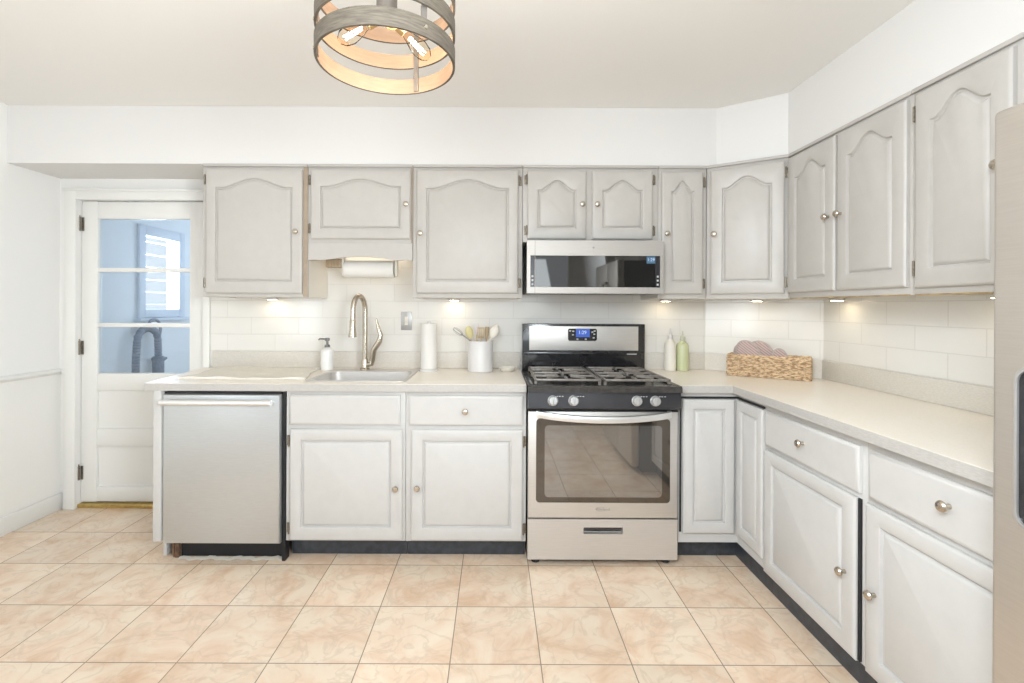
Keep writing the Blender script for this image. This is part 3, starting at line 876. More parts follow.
loft(bm, A)
for x in (-0.330, 0.330): box(bm, x - 0.009, x + 0.009, -0.672, -0.6552, 0.757, 0.788, 0.002)
obj('handle', bm, 'bright', door_r, label='wide bowed stainless handle')
text_mesh('Whirlpool', 0.017, door_r, 'badge', 'mark', (0.0, -0.6556, 0.288))
bm = NB()
tube(bm, [(-0.012 + 0.024 * math.cos(a), -0.6558, 0.289 + 0.010 * math.sin(a)) for a in [0.6 + k * 4.6 / 16 for k in range(17)]], 0.0006, n=5)
obj('badge_ring', bm, 'mark', door_r)
# drawer with recessed pull
bm = NB()
x0, x1, z0, z1 = -hw, hw, 0.032, 0.236
a0, a1, c0, c1 = -0.103, 0.108, 0.158, 0.203
for (p0, p1, s0, s1) in ((x0, a0, z0, z1), (a1, x1, z0, z1), (a0, a1, z0, c0), (a0, a1, c1, z1)):
    box(bm, p0, p1, -0.652, -0.627, s0, s1)
dr = obj('drawer', bm, 'steel2', r)
bm = NB()
outer = rrect(a0 - 0.003, a1 + 0.003, c0 - 0.003, c1 + 0.003, 0.008, 0); inner = rrect(a0 + 0.006, a1 - 0.006, c0 + 0.006, c1 - 0.006, 0.006, 0)
loft(bm, [[(p[0], -0.652, p[1]) for p in outer], [(p[0], -0.656, p[1]) for p in outer], [(p[0], -0.656, p[1]) for p in inner], [(p[0], -0.632, p[1]) for p in inner]], cap0=False, cap1=True)
obj('pull', bm, 'steel2', dr)
bm = NB(); box(bm, a0 + 0.008, a1 - 0.008, -0.634, -0.6325, c0 + 0.010, c1 - 0.010); box(bm, a0 + 0.01, a1 - 0.012, -0.654, -0.634, c0 + 0.022, c1 - 0.008, 0.002)
obj('recess', bm, 'panelblk', dr, label='dark recess of the drawer pull')
for x in (-0.335, 0.335):
    for y in (-0.60, -0.10):
        bm = NB(); lathe(bm, [(0.022, 0.0), (0.024, 0.004), (0.024, 0.012), (0.010, 0.016), (0.010, 0.0445)], (x, y, 0), n=14); obj('foot', bm, 'panelblk', r)
# control panel, tilted
bm = NB()
prism(bm, [(-0.625, 0.790), (-0.685, 0.798), (-0.692, 0.806), (-0.682, 0.884), (-0.625, 0.884)], -hw - 0.003, hw + 0.003, plane='YZ')
obj('control_panel', bm, 'panelblk', r, label='dark grey control panel')
bm = NB(); box(bm, -hw + 0.002, hw - 0.002, -0.662, -0.6255, 0.7825, 0.7895); obj('vent_gap', bm, 'dark', r)
for x in (-0.258, -0.155, 0.160, 0.252):
    bm = NB()
    lathe(bm, [(0.026, 0), (0.026, 0.003), (0.0225, 0.005), (0.0215, 0.022), (0.019, 0.025), (0, 0.0255)], (x, -0.686, 0.842), axis=(0, -1, 0.13), n=24)
    box(bm, x - 0.0035, x + 0.0035, -0.7165, -0.710, 0.824, 0.864, 0.0015)
    obj('knob', bm, 'knobgrey', r, label='round silver burner knob')
    bm = NB()
    for q in (-0.006, 0.0, 0.007): box(bm, x + 0.030 + q * 2, x + 0.038 + q * 2, -0.6896, -0.6876, 0.862, 0.8655)
    obj('marking', bm, 'button', r)
# cooktop
bm = NB()
prism(bm, [(-0.700, 0.8845), (-0.700, 0.908), (-0.693, 0.9165), (-0.665, 0.9165), (-0.655, 0.911), (-0.120, 0.911), (-0.120, 0.8845)], -hw - 0.004, hw + 0.004, plane='YZ')
box(bm, -hw - 0.004, -hw + 0.028, -0.664, -0.120, 0.9112, 0.9175, 0.002); box(bm, hw - 0.028, hw + 0.004, -0.664, -0.120, 0.9112, 0.9175, 0.002)
obj('cooktop', bm, 'cooktop', r)
for x, y, rad in ((-0.20, -0.255, 0.040), (0.20, -0.255, 0.036), (-0.20, -0.50, 0.044), (0.20, -0.50, 0.048), (0.0, -0.375, 0.042)):
    bm = NB()
    lathe(bm, [(rad * 1.25, 0.9112), (rad * 1.25, 0.915), (rad * 0.95, 0.917), (rad * 0.95, 0.925), (rad, 0.926), (rad, 0.933), (rad * 0.9, 0.936), (0, 0.936)], (x, y, 0), n=24)
    obj('burner', bm, 'cap', r, label='black round burner')
for x0, x1 in ((-0.345, -0.008), (0.008, 0.345)):
    bm = NB()
    zt, zbt = 0.944, 0.932
    t = 0.006
    xm = (x0 + x1) / 2
    for x in (x0 + t, x1 - t): box(bm, x - t, x + t, -0.645, -0.140, zbt, zt, 0.002)
    for y in (-0.639, -0.3775, -0.146): box(bm, x0, x1, y - t, y + t, zbt + 0.0004, zt - 0.0004, 0.002)
    for y in (-0.255, -0.50):
        for sx in (-1, 1): box(bm, xm + sx * 0.035 if sx > 0 else x0 + t, x1 - t if sx > 0 else xm - 0.035, y - t * .8, y + t * .8, zbt, zt + 0.001, 0.002)
        for a, b in ((y + 0.04, y + 0.115), (y - 0.115, y - 0.04)): box(bm, xm - t * .8, xm + t * .8, a, b, zbt, zt + 0.001, 0.002)
        for sx in (-1, 1):
            for sy in (-1, 1):
                tube(bm, [(xm + sx * 0.032, y + sy * 0.03, zt - 0.005), (xm + sx * 0.10, y + sy * 0.085, zt - 0.005)], 0.005, n=6)
    for x in (x0 + t, x1 - t):
        for y in (-0.632, -0.152, -0.3775): box(bm, x - t, x + t, y - t, y + t, 0.9178 if abs(x) > 0.3 else 0.9114, zbt + 0.002)
    obj('grate', bm, 'iron', r, label='cast iron pot grate')
# backguard
bg = NB(); box(bg, -hw, hw, -0.118, -0.036, 0.897, 1.205, 0.004); b_ = obj('backguard', bg, 'black', r)
bm = NB(); box(bm, -0.336, 0.336, -0.1225, -0.1183, 1.042, 1.190, 0.001); obj('fascia', bm, 'steel2', b_, label='brushed stainless fascia')
bm = NB(); box(bm, -0.372, 0.372, -0.124, -0.1185, 1.012, 1.030, 0.003); obj('vent_bar', bm, 'black', b_)
bm = NB(); box(bm, 0.265, 0.325, -0.1248, -0.1243, 1.018, 1.023); obj('print', bm, 'button', b_)
bm = NB(); rr_prism(bm, -0.098, 0.080, 1.101, 1.176, 0.012, -0.1265, -0.1228); ctl = obj('control_display', bm, 'black', r, label='black keypad with lit blue clock')
bm = NB(); box(bm, -0.050, 0.036, -0.1275, -0.1268, 1.124, 1.174); obj('clock_screen', bm, 'lcd', ctl)
text_mesh('1:29', 0.030, ctl, 'clock_digits', 'digit', (-0.010, -0.1280, 1.152))
for x, zz in ((-0.085, 1.162), (-0.066, 1.160), (-0.068, 1.138), (-0.040, 1.1115), (0.011, 1.1115), (0.052, 1.155), (0.066, 1.162), (0.063, 1.142), (0.060, 1.120)):
    bm = NB(); box(bm, x - 0.006, x + 0.006, -0.1272, -0.1267, zz - 0.004, zz + 0.004)
    obj('keypad_button', bm, 'button', ctl)

# ------------------------------------------------------------------ microwave
r = thing('microwave', 'low profile stainless microwave mounted over the range', 'microwave', (0.5505, -0.44, 1.384))
bm = NB(); box(bm, -0.374, 0.374, 0.021, 0.420, 0.002, 0.292); obj('casing', bm, 'panelblk', r)
bm = NB()
for x0, x1, z0, z1 in ((-0.376, 0.376, 0.208, 0.290), (-0.376, 0.376, 0.0, 0.034), (-0.376, -0.357, 0.034, 0.208), (0.357, 0.376, 0.034, 0.208)):
    box(bm, x0, x1, 0.0, 0.020, z0, z1)
d = obj('door', bm, 'mwsteel', r)
bm = NB(); box(bm, -0.3565, 0.3565, 0.003, 0.019, 0.0345, 0.2075); g = obj('window', bm, 'mwglass', d, label='black reflective glass band')
for a, b in ((-0.3555, -0.335), (0.333, 0.3555)):
    bm = NB(); box(bm, a, b, 0.0015, 0.0028, 0.036, 0.206); obj('side_strip', bm, 'panelblk', d)
bm = NB(); box(bm, -0.3325, -0.3305, -0.001, 0.0015, 0.0, 0.290); obj('door_seam', bm, 'hinge', d)
bm = NB(); box(bm, 0.283, 0.330, 0.0018, 0.0028, 0.166, 0.205); obj('clock_screen', bm, 'lcd2', d)
text_mesh('1:29', 0.024, d, 'clock_digits', 'digit', (0.3065, 0.0012, 0.186))
for k in range(3):
    for x in (-0.345, 0.344):
        bm = NB(); box(bm, x - 0.005, x + 0.005, 0.0005, 0.0013, 0.045 + k * 0.022, 0.055 + k * 0.022); obj('keypad_button', bm, 'button', d)
bm = NB(); lathe(bm, [(0.006, 0), (0.006, 0.001), (0, 0.0012)], (-0.01, -0.0002, 0.252), axis=(0, -1, 0), n=12); obj('badge', bm, 'mark', d)

# ------------------------------------------------------------------ refrigerator
r = thing('refrigerator', 'tall stainless refrigerator with a dispenser at the right edge', 'refrigerator', (1.08, -2.02, 0), -PI / 2)
bm = NB(); box(bm, 0.004, 0.906, 0.066, 0.755, 0.03, 1.725, 0.006); box(bm, 0.02, 0.89, 0.09, 0.72, 0.0, 0.03); obj('cabinet_body', bm, 'panelblk', r)
def fdoor(x0, x1, cut=None):
    bm = NB()
    box(bm, x0, x1, 0.0, 0.064, 0.05, 1.735, 0.012, 4)
    return bm
d = obj('door', fdoor(0.002, 0.402), 'fridge', r)
bm = NB()
o1 = rrect(0.056, 0.355, 0.86, 1.19, 0.03, 0); i1 = rrect(0.062, 0.349, 0.866, 1.184, 0.024, 0)
loft(bm, [[(p[0], -0.0005, p[1]) for p in o1], [(p[0], -0.008, p[1]) for p in o1], [(p[0], -0.008, p[1]) for p in i1], [(p[0], -0.001, p[1]) for p in i1]], cap0=False, cap1=False)
obj('dispenser_frame', bm, 'plate', d)
bm = NB(); rr_prism(bm, 0.0625, 0.3485, 0.8665, 1.1835, 0.024, -0.004, -0.0006); obj('dispenser', bm, 'black', d, label='black water dispenser')
bm = NB(); box(bm, 0.075, 0.325, -0.0055, -0.0042, 1.095, 1.165); obj('dispenser_panel', bm, 'panelblk', d)
bm = NB(); tube(bm, [(0.375, -0.002, 0.55), (0.375, -0.045, 0.58), (0.375, -0.05, 0.9), (0.375, -0.045, 1.52), (0.375, -0.002, 1.55)], 0.012, n=12); obj('handle', bm, 'bright', d)
d = obj('door', fdoor(0.407, 0.908), 'fridge', r)
bm = NB(); tube(bm, [(0.435, -0.002, 0.55), (0.435, -0.045, 0.58), (0.435, -0.05, 0.9), (0.435, -0.045, 1.52), (0.435, -0.002, 1.55)], 0.012, n=12); obj('handle', bm, 'bright', d)

# ------------------------------------------------------------------ sink and faucet
r = thing('kitchen_sink', 'rectangular stainless drop in sink set in the left worktop', 'sink', (-0.73, -0.345, 0.914))
bm = NB()
X0, X1, Y0, Y1 = -0.262, 0.266, -0.243, 0.245
bx0, bx1, by0, by1 = -0.240, 0.240, -0.215, 0.150
loft(bm, [rrect(X0, X1, Y0, Y1, 0.03, 0.0006), rrect(X0 + 0.002, X1 - 0.002, Y0 + 0.002, Y1 - 0.002, 0.03, 0.005),
          rrect(bx0 - 0.004, bx1 + 0.004, by0 - 0.004, by1 + 0.004, 0.05, 0.005), rrect(bx0, bx1, by0, by1, 0.05, 0.001),
          rrect(bx0 + 0.008, bx1 - 0.008, by0 + 0.008, by1 - 0.008, 0.05, -0.16), rrect(bx0 + 0.03, bx1 - 0.03, by0 + 0.03, by1 - 0.03, 0.04, -0.18)], cap0=False, cap1=True)
obj('basin', bm, 'steel2', r)
bm = NB(); lathe(bm, [(0.045, -0.1795), (0.043, -0.177), (0.030, -0.1785), (0, -0.1785)], (0, -0.03, 0), n=20); obj('drain', bm, 'bright', r)

FX, FY, FZ = -0.797, -0.135, 0.9195
r = thing('faucet', 'tall gooseneck nickel faucet at the back of the sink', 'faucet', (FX, FY, FZ))
bm = NB()
lathe(bm, [(0.030, 0), (0.030, 0.006), (0.022, 0.012), (0.020, 0.06), (0.016, 0.07)], n=20)
ang = math.radians(246)
dxn, dyn = math.cos(ang), math.sin(ang)
pts = [(0, 0, 0.06), (0, 0, 0.20), (0, 0, 0.36)]
for k in range(1, 15):
    a = PI * k / 14
    pts.append((dxn * 0.055 * (1 - math.cos(a)), dyn * 0.055 * (1 - math.cos(a)), 0.36 + 0.09 * math.sin(a)))
pts.append((dxn * 0.112, dyn * 0.112, 0.31))
tube(bm, pts, 0.0155, n=16)
obj('spout', bm, 'nickel', r)
bm = NB(); lathe(bm, [(0.013, 0.315), (0.018, 0.30), (0.019, 0.25), (0.024, 0.215), (0.024, 0.205), (0.016, 0.204), (0, 0.204)], (dxn * 0.112, dyn * 0.112, 0), n=18); obj('spray_head', bm, 'nickel', r)
bm = NB()
tube(bm, [(0.014, 0, 0.03), (0.040, 0, 0.035), (0.046, 0, 0.06), (0.055, -0.005, 0.12), (0.090, -0.01, 0.175), (0.098, -0.01, 0.21), (0.080, -0.01, 0.27), (0.070, -0.01, 0.315)],
     [0.016, 0.016, 0.017, 0.018, 0.018, 0.016, 0.010, 0.006], n=12)
obj('handle', bm, 'nickel', r)

# ------------------------------------------------------------------ counter objects
ZW = 0.9145
r = thing('soap_dispenser', 'white soap bottle with dark grey pump beside the sink', 'soap dispenser', (-1.032, -0.125, ZW))
bm = NB(); lathe(bm, [(0.034, 0), (0.038, 0.006), (0.038, 0.11), (0.034, 0.125), (0.018, 0.136), (0.014, 0.14)], n=28); obj('bottle', bm, 'soapbody', r)
bm = NB(); lathe(bm, [(0.016, 0.1402), (0.016, 0.155), (0.007, 0.158), (0.007, 0.178), (0.014, 0.180), (0.014, 0.197), (0, 0.199)], n=18)
tube(bm, [(-0.008, 0, 0.190), (-0.045, -0.004, 0.192), (-0.052, -0.004, 0.185)], 0.005, n=8); obj('pump', bm, 'pump', r)

# dish drying mat: soft folded cloth
bm = NB()
nx, ny = 60, 30
def mz(u, v):
    return 0.008 + 0.003 * math.sin(u * 23 + v * 5) * math.sin(v * 9 + 1) + 0.005 * max(0, math.sin(v * 14 + u * 3)) * (0.4 + 0.6 * u) + 0.004 * math.sin(u * 7)
def mxy(u, v):
    w0 = -1.690 - 0.03 * v + 0.015 * math.sin(v * 5); w1 = -1.020 - 0.075 * v + 0.01 * math.sin(v * 7 + 1)
    return (w0 + (w1 - w0) * u, -0.520 + 0.445 * v + 0.008 * math.sin(u * 9))
top = [[bm.verts.new((*mxy(i / nx, j / ny), ZW + 0.0006 + max(0.005, mz(i / nx, j / ny)))) for i in range(nx + 1)] for j in range(ny + 1)]
bot = [[bm.verts.new((*mxy(i / nx, j / ny), ZW + 0.0004)) for i in range(nx + 1)] for j in range(ny + 1)]
for j in range(ny):
    for i in range(nx):
        bm.faces.new((top[j][i], top[j][i + 1], top[j + 1][i + 1], top[j + 1][i])); bm.faces.new((bot[j][i], bot[j + 1][i], bot[j + 1][i + 1], bot[j][i + 1]))
for i in range(nx):
    bm.faces.new((top[0][i], bot[0][i], bot[0][i + 1], top[0][i + 1])); bm.faces.new((top[ny][i], top[ny][i + 1], bot[ny][i + 1], bot[ny][i]))
for j in range(ny):
    bm.faces.new((top[j][0], top[j + 1][0], bot[j + 1][0], bot[j][0])); bm.faces.new((top[j][nx], bot[j][nx], bot[j + 1][nx], top[j + 1][nx]))
bmesh.ops.recalc_face_normals(bm, faces=bm.faces)
tag(obj('drying_mat', bm, 'mat'), 'cream cloth drying mat spread on the worktop left of the sink', 'drying mat')

r = thing('paper_towel_roll', 'upright white paper towel roll on the worktop right of the faucet', 'paper towel', (-0.405, -0.135, ZW))
bm = NB(); lathe(bm, [(0.018, 0.012), (0.047, 0.0115), (0.049, 0.014), (0.049, 0.288), (0.047, 0.290), (0.018, 0.290)], n=32); obj('roll', bm, 'paper', r)
bm = NB(); lathe(bm, [(0.060, 0), (0.060, 0.008), (0.056, 0.011), (0.011, 0.011), (0.011, 0.300), (0.006, 0.306), (0, 0.307)], n=24); obj('holder', bm, 'white', r)

CX, CY = -0.088, -0.150
bm = NB(); lathe(bm, [(0.072, 0.0), (0.0765, 0.004), (0.0765, 0.182), (0.074, 0.186), (0.070, 0.184), (0.070, 0.010), (0, 0.010)], n=36)
tag(obj('utensil_crock', bm, 'white', loc=(CX, CY, ZW)), 'white cylindrical ceramic crock holding the cooking utensils', 'crock')


def utensil(name, label, tip, base, head, mhandle, mhead):
    """tip and base relative to the crock's foot"""
    r = thing(name, label, 'utensil', (CX + base[0], CY + base[1], ZW + base[2]), group='cooking utensils in the crock')
    t = Vector(tip) - Vector(base); L = t.length; q = Vector((0, 0, 1)).rotation_difference(t.normalized())
    def xf(bm):
        for v in bm.verts: v.co = q @ v.co
    kind, hl, hwid, ht = head
    bm = NB(); tube(bm, [(0, 0, 0), (0, 0, L - hl + 0.012)], [0.0045, 0.004], n=8); xf(bm); obj('shaft', bm, mhandle, r)
    bm = NB()
    if kind == 'whisk':
        for k in range(3):
            a = PI * k / 3
            tube(bm, [(hwid * math.sin(PI * s / 12) ** 0.8 * math.cos(a) * (1 if s <= 12 else 1), hwid * math.sin(PI * s / 12) ** 0.8 * math.sin(a), L - hl + hl * (1 - math.cos(PI * s / 12)) / 2) for s in range(13)], 0.0012, n=5)
            tube(bm, [(-hwid * math.sin(PI * s / 12) ** 0.8 * math.cos(a), -hwid * math.sin(PI * s / 12) ** 0.8 * math.sin(a), L - hl + hl * (1 - math.cos(PI * s / 12)) / 2) for s in range(13)], 0.0012, n=5)
    elif kind == 'spoon':
        loops = []
        for s in range(15):
            u = s / 14; w = max(0.004, hwid * math.sin(PI * (0.06 + 0.92 * u)) ** 0.5); z_ = L - hl + hl * u
            dep = 0.010 * math.sin(PI * u)
            loops.append([(w * math.cos(a), ht * math.sin(a) + dep * (math.cos(a) ** 2 - 0.6), z_) for a in [2 * PI * k / 14 for k in range(14)]])
        loft(bm, loops)
    elif kind == 'slotted':
        n = 3
        for k in range(n + 1):
            x = -hwid + 2 * hwid * k / n; box(bm, x - 0.004, x + 0.004, -ht, ht, L - hl, L, 0.001)
        box(bm, -hwid, hwid, -ht, ht, L - hl - 0.002, L - hl + 0.012, 0.001); box(bm, -hwid, hwid, -ht, ht, L - 0.008, L, 0.001)
    else:
        loops = []
        for s in range(7):
            u = s / 6; w = hwid * (0.45 + 0.55 * min(1, u * 2.2)) * (1 if u < 0.9 else 0.9)
            loops.append([(a[0], a[1], L - hl + hl * u) for a in rrect(-w, w, -ht, ht, ht * 0.8, 0, 2)])
        loft(bm, loops)
    xf(bm); obj('head', bm, mhead, r)


utensil('whisk', 'thin dark wire whisk leaning far left out of the white crock', (-0.165, -0.01, 0.262), (0.052, -0.01, 0.105), ('whisk', 0.07, 0.015, 0), 'wire', 'wire')
utensil('spoon', 'yellowish wooden spoon at the left of the white crock', (-0.078, 0.015, 0.275), (-0.02, 0.01, 0.014), ('spoon', 0.075, 0.024, 0.006), 'wood', 'yellow')
utensil('spatula', 'pale silicone spatula upright in the white crock', (-0.028, 0.045, 0.290), (-0.02, 0.035, 0.014), ('flat', 0.07, 0.016, 0.005), 'wood', 'lilac')
utensil('slotted_turner', 'pale wooden slotted turner near the middle of the crock', (0.002, 0.004, 0.268), (0.002, 0.004, 0.014), ('slotted', 0.065, 0.018, 0.003), 'wood', 'wood')
utensil('wooden_scraper', 'brown wooden scraper right of the slotted turner in the crock', (0.040, 0.028, 0.270), (0.030, 0.026, 0.014), ('flat', 0.075, 0.014, 0.004), 'wood2', 'wood2')
utensil('ladle', 'large cream ladle leaning right out of the white crock', (0.100, -0.022, 0.275), (-0.02, -0.022, 0.014), ('spoon', 0.070, 0.029, 0.009), 'cream', 'cream')
utensil('pasta_spoon', 'cream spoon at the far right of the crock, behind the ladle', (0.105, 0.030, 0.285), (-0.045, 0.024, 0.014), ('spoon', 0.06, 0.018, 0.005), 'cream', 'cream')

bm = NB(); lathe(bm, [(0.030, 0), (0.036, 0.002), (0.050, 0.018), (0.053, 0.026), (0.050, 0.027), (0.034, 0.010), (0, 0.008)], n=28)
tag(obj('spoon_rest', bm, 'cream', loc=(0.078, -0.15, ZW)), 'small shallow cream dish between the crock and the range', 'dish')

r = thing('spray_bottle', 'tall white bottle right of the range, by the green bottle', 'bottle', (1.098, -0.075, ZW), group='bottles right of the range')
bm = NB(); lathe(bm, [(0.033, 0), (0.0365, 0.004), (0.0365, 0.150), (0.033, 0.168), (0.018, 0.192), (0.014, 0.20)], n=28); obj('bottle', bm, 'cream', r)
bm = NB(); lathe(bm, [(0.015, 0.2002), (0.015, 0.222), (0.005, 0.226), (0.004, 0.262), (0, 0.263)], n=16); obj('cap', bm, 'lilac', r)
r = thing('spray_bottle', 'pale green bottle with narrow neck right of the white bottle', 'bottle', (1.176, -0.075, ZW), group='bottles right of the range')
bm = NB(); lathe(bm, [(0.033, 0), (0.0375, 0.004), (0.0375, 0.150), (0.032, 0.168), (0.018, 0.180), (0.015, 0.185)], n=28); obj('bottle', bm, 'green', r)
bm = NB(); lathe(bm, [(0.016, 0.1852), (0.0165, 0.212), (0.010, 0.218), (0.004, 0.222), (0.003, 0.248), (0, 0.249)], n=16); obj('cap', bm, 'sage', r)

# wall switch
r = thing('light_switch', 'grey metal switch plate on the tiles right of the faucet', 'switch', (-0.566, -0.0083, 1.157))
bm = NB(); box(bm, -0.035, 0.035, -0.007, 0, 0, 0.117, 0.003); obj('plate', bm, 'plate', r)
bm = NB(); box(bm, -0.011, 0.011, -0.010, -0.0072, 0.032, 0.086, 0.001); box(bm, -0.006, 0.006, -0.019, -0.0102, 0.050, 0.066, 0.002); obj('toggle', bm, 'cream', r)

# wicker basket
BO = Vector((1.362, -0.272)); BR = math.atan2(-0.215, 0.311)
r = thing('wicker_basket', 'long low woven wicker basket on the corner worktop', 'basket', (BO.x, BO.y, ZW), BR)
BL, BD, BH = 0.404, 0.125, 0.120
bm = NB()
def perim(s):
    P = 2 * (BL + BD); s %= P
    if s < BL: return (s, 0.0, 0, -1)
    s -= BL
    if s < BD: return (BL, s, 1, 0)
    s -= BD
    if s < BL: return (BL - s, BD, 0, 1)
    s -= BL
    return (0.0, BD - s, -1, 0)
ns = 46; P = 2 * (BL + BD); rows = 11
for j in range(rows):
    pts = []
    for i in range(ns * 4):
        s = P * i / (ns * 4); x, y, nx_, ny_ = perim(s)
        a = math.sin(2 * PI * (i / 8.0) + (PI if j % 2 else 0))
        zz = 0.006 + (BH - 0.016) * j / (rows - 1) + 0.0022 * math.sin(i * 0.9 + j * 2.1)
        pts.append((x + nx_ * 0.0042 * a, y + ny_ * 0.0042 * a, zz))
    tube(bm, pts, 0.0052, n=6, closed=True)
for i in range(ns):
    x, y, nx_, ny_ = perim(P * (i + 0.5) / ns); tube(bm, [(x, y, 0.002), (x, y, BH - 0.004)], 0.0032, n=5)
obj('woven_side', bm, 'wicker', r)
bm = NB()
pts = [perim(P * i / 120)[:2] for i in range(120)]
for ph in (0, PI):
    tube(bm, [(x, y + 0.004 * math.cos(i * 0.9 + ph), BH - 0.002 + 0.004 * math.sin(i * 0.9 + ph)) for i, (x, y) in enumerate(pts)], 0.005, n=6, closed=True)
obj('rim', bm, 'wicker', r)
bm = NB(); box(bm, 0.009, BL - 0.009, 0.009, BD - 0.009, 0.001, 0.006)
for a in ((0.006, 0.009, 0.006, BD - 0.006), (BL - 0.009, BL - 0.006, 0.006, BD - 0.006), (0.009, BL - 0.009, 0.006, 0.009), (0.009, BL - 0.009, BD - 0.009, BD - 0.006)):
    box(bm, *a, 0.001, BH - 0.012)
obj('inner_lining', bm, 'wood2', r)


def mitt(label, lx, ly, w, h, lean, thick=0.026, thumb=False):
    """tongue-shaped padded cloth standing in the basket; local to the basket frame"""
    c, s_ = math.cos(BR), math.sin(BR)
    loc = (BO.x + c * lx - s_ * ly, BO.y + s_ * lx + c * ly, ZW + 0.012)
    r = thing('oven_mitt', label, 'oven mitt', loc, BR, 'striped oven mitts in the basket')
    def shape(d, y):
        o = []
        for k in range(33):
            a = -PI / 2 + 2 * PI * k / 33
            x = (w / 2 - d) * math.cos(a) * (1 if math.sin(a) > -0.2 else 1)
            zz = h / 2 + (h / 2 - d) * (abs(math.sin(a)) ** 0.75 * (1 if math.sin(a) > 0 else -1))
            o.append((x + lean * (zz / h) ** 1.4, y, zz))
        return o
    bm = NB()
    th = thick / 2
    loft(bm, [shape(0.014, -th), shape(0.006, -th * 0.85), shape(0.0022, -th * 0.45), shape(0.0022, th * 0.45), shape(0.006, th * 0.85), shape(0.014, th)])
    obj('padded_body', bm, 'mitt', r)
    bm = NB(); tube(bm, shape(0.0, 0), 0.0055, n=8, closed=True); obj('binding', bm, 'mittrim', r)


mitt('tall pink striped oven mitt, left of the two tallest in the basket', 0.122, 0.033, 0.120, 0.190, -0.035)
mitt('tall pink striped oven mitt, right of the two tallest in the basket', 0.190, 0.068, 0.125, 0.188, -0.040)
mitt('lower pink striped mitt peeking out at the left end of the basket', 0.082, 0.100, 0.090, 0.162, -0.028, 0.022)
mitt('small pinkish grey mitt peeking out at the right of the basket', 0.268, 0.034, 0.075, 0.152, -0.012, 0.022)

# paper towel under the sink cabinet
r = thing('hanging_paper_roll', 'cream paper roll hung under the scalloped valance above the sink', 'paper roll', (-0.750, -0.20, 1.53))
bm = NB()
tube(bm, [(-0.145, 0, 0), (0.145, 0, 0)], 0.052, n=32); obj('roll', bm, 'paper', r)
bm = NB()
for x in (-0.158, 0.158):
    loft(bm, [[(x + dx_, 0.022 * math.cos(a), 0.0 + (0.045 * math.sin(a) if math.sin(a) < 0 else 0.136 * math.sin(a) ** 0.5)) for a in [2 * PI * k / 24 for k in range(24)]] for dx_ in (-0.007, 0.007)])
obj('bracket', bm, 'cream', r)
bm = NB(); box(bm, -0.262, -0.170, -0.02, 0.02, 0.010, 0.062, 0.004); obj('bracket_block', bm, 'wood2', r, label='tan wood block at the left bracket')


# under-cabinet lights
def puck(label, x, y, z_, m='puck'):
    r = thing('puck_light', label, 'cabinet light', (x, y, z_), group='under cabinet lights')
    bm = NB(); lathe(bm, [(0.030, -0.012), (0.034, -0.010), (0.034, -0.0008), (0, -0.0008)], n=20); obj('housing', bm, 'white', r)
    bm = NB(); lathe(bm, [(0.026, -0.0135), (0.026, -0.0122)], n=20); obj('diffuser', bm, m, r)


puck('small lit puck light under the wall cabinet nearest the door', -1.395, -0.075, ZB)
puck('small lit puck light under the cabinet between sink and microwave', -0.255, -0.075, ZB)
puck('small lit puck light under the narrow cabinet right of the microwave', 1.06, -0.10, ZB)
puck('small lit puck light under the diagonal corner cabinet', 1.50, -0.33, ZB)
puck('small lit puck light under the double door cabinet on the right wall', 1.765, -0.60, ZB)
puck('small lit puck light under the right wall cabinet by the refrigerator', 1.765, -1.40, ZB)
r = thing('strip_light', 'lit strip light behind the valance over the sink', 'cabinet light', (-0.77, -0.06, 1.668))
bm = NB(); box(bm, -0.22, 0.22, -0.025, 0.025, -0.020, -0.0008, 0.003); obj('housing', bm, 'white', r)
bm = NB(); box(bm, -0.21, 0.21, -0.02, 0.02, -0.0235, -0.0205); obj('diffuser', bm, 'strip', r)

# ------------------------------------------------------------------ drum ceiling light
LX, LY, LZ = -0.316, -1.685, 2.005
LR = 0.197
r = thing('drum_ceiling_light', 'open drum ceiling light of grey wood bands with three bare bulbs', 'ceiling light', (LX, LY, LZ))
def ring_band(z0, z1):
    bm = NB(); n = 72
    for k in range(n):
        a0, a1 = 2 * PI * k / n, 2 * PI * (k + 1) / n
        def P(rad, a, z_): return (rad * math.cos(a), rad * math.sin(a), z_)
        ro, ri = LR, LR - 0.007
        for q, mi in (((P(ro, a0, z0), P(ro, a1, z0), P(ro, a1, z1), P(ro, a0, z1)), 0), ((P(ri, a0, z1), P(ri, a1, z1), P(ri, a1, z0), P(ri, a0, z0)), 1),
                      ((P(ri, a0, z0), P(ri, a1, z0), P(ro, a1, z0), P(ro, a0, z0)), 0), ((P(ro, a0, z1), P(ro, a1, z1), P(ri, a1, z1), P(ri, a0, z1)), 0)):
            f_ = bm.faces.new([bm.verts.new(c) for c in q]); f_.material_index = mi
    bmesh.ops.remove_doubles(bm, verts=bm.verts, dist=1e-5)
    return bm
for z0, z1 in ((0.0, 0.047), (0.083, 0.128), (0.168, 0.215)):
    obj('wood_band', ring_band(z0, z1), ['drift', 'lightwood'], r)
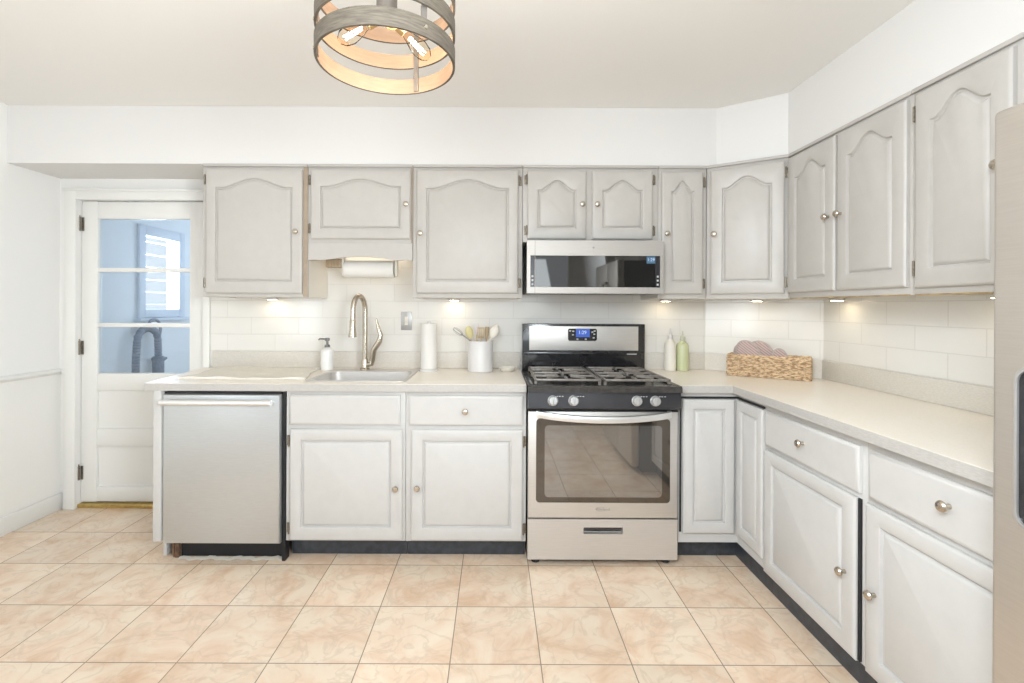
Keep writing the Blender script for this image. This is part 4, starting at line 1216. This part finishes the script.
for a in (73, -47, 193):
    a = math.radians(a)
    bm = NB()
    ca, sa = math.cos(a), math.sin(a)
    def rb(rad, t_, z_): return (rad * ca - t_ * sa, rad * sa + t_ * ca, z_)
    ri, ro, w = LR - 0.011, LR - 0.0075, 0.0085
    loft(bm, [[rb(ri, -w, z_), rb(ro, -w, z_), rb(ro, w, z_), rb(ri, w, z_)] for z_ in (0.004, 0.215)])
    s = obj('strap', bm, 'strap', r)
    for z_ in (0.024, 0.105, 0.19):
        bm = NB(); lathe(bm, [(0.006, 0), (0.005, 0.003), (0, 0.004)], rb(LR + 0.0003, 0, z_), axis=(ca, sa, 0), n=12); obj('rivet', bm, 'nickel', s)
bm = NB(); lathe(bm, [(0.007, 0.20), (0.007, ZC - LZ - 0.028), (0.062, ZC - LZ - 0.026), (0.066, ZC - LZ - 0.020), (0.066, ZC - LZ - 0.001)], n=24)
for a in (0, PI / 2): tube(bm, [(-(LR - 0.012) * math.cos(a), -(LR - 0.012) * math.sin(a), 0.207), ((LR - 0.012) * math.cos(a), (LR - 0.012) * math.sin(a), 0.207)], 0.004, n=8)
lathe(bm, [(0.012, 0.127), (0.030, 0.135), (0.030, 0.198), (0.010, 0.206)], n=20)
obj('stem', bm, 'strap', r)
for a in (192, 30, 290):
    a = math.radians(a); d_ = Vector((math.cos(a) * 0.80, math.sin(a) * 0.80, -0.58)).normalized()
    base_ = Vector((0, 0, 0.147)) + d_ * 0.026
    bm = NB(); lathe(bm, [(0.014, 0), (0.016, 0.006), (0.016, 0.040), (0.013, 0.042)], tuple(base_), axis=tuple(d_), n=16); sk = obj('socket', bm, 'gold', r)
    b0 = base_ + d_ * 0.043
    bm = NB(); lathe(bm, [(0.012, 0), (0.013, 0.008), (0.022, 0.035), (0.026, 0.055), (0.022, 0.078), (0.010, 0.092), (0, 0.094)], tuple(b0), axis=tuple(d_), n=18); obj('bulb', bm, 'bulb', sk)
    side = d_.cross(Vector((0, 0, 1))).normalized()
    bm = NB()
    for k in (-1, 0, 1):
        up = side.cross(d_)
        o_ = side * 0.0085 * k + up * (0.005 if k == 0 else -0.002)
        tube(bm, [tuple(b0 + o_ * 0.75 + d_ * 0.016), tuple(b0 + o_ + d_ * 0.074)], 0.0010, n=6)
    obj('filament', bm, 'fil', sk)
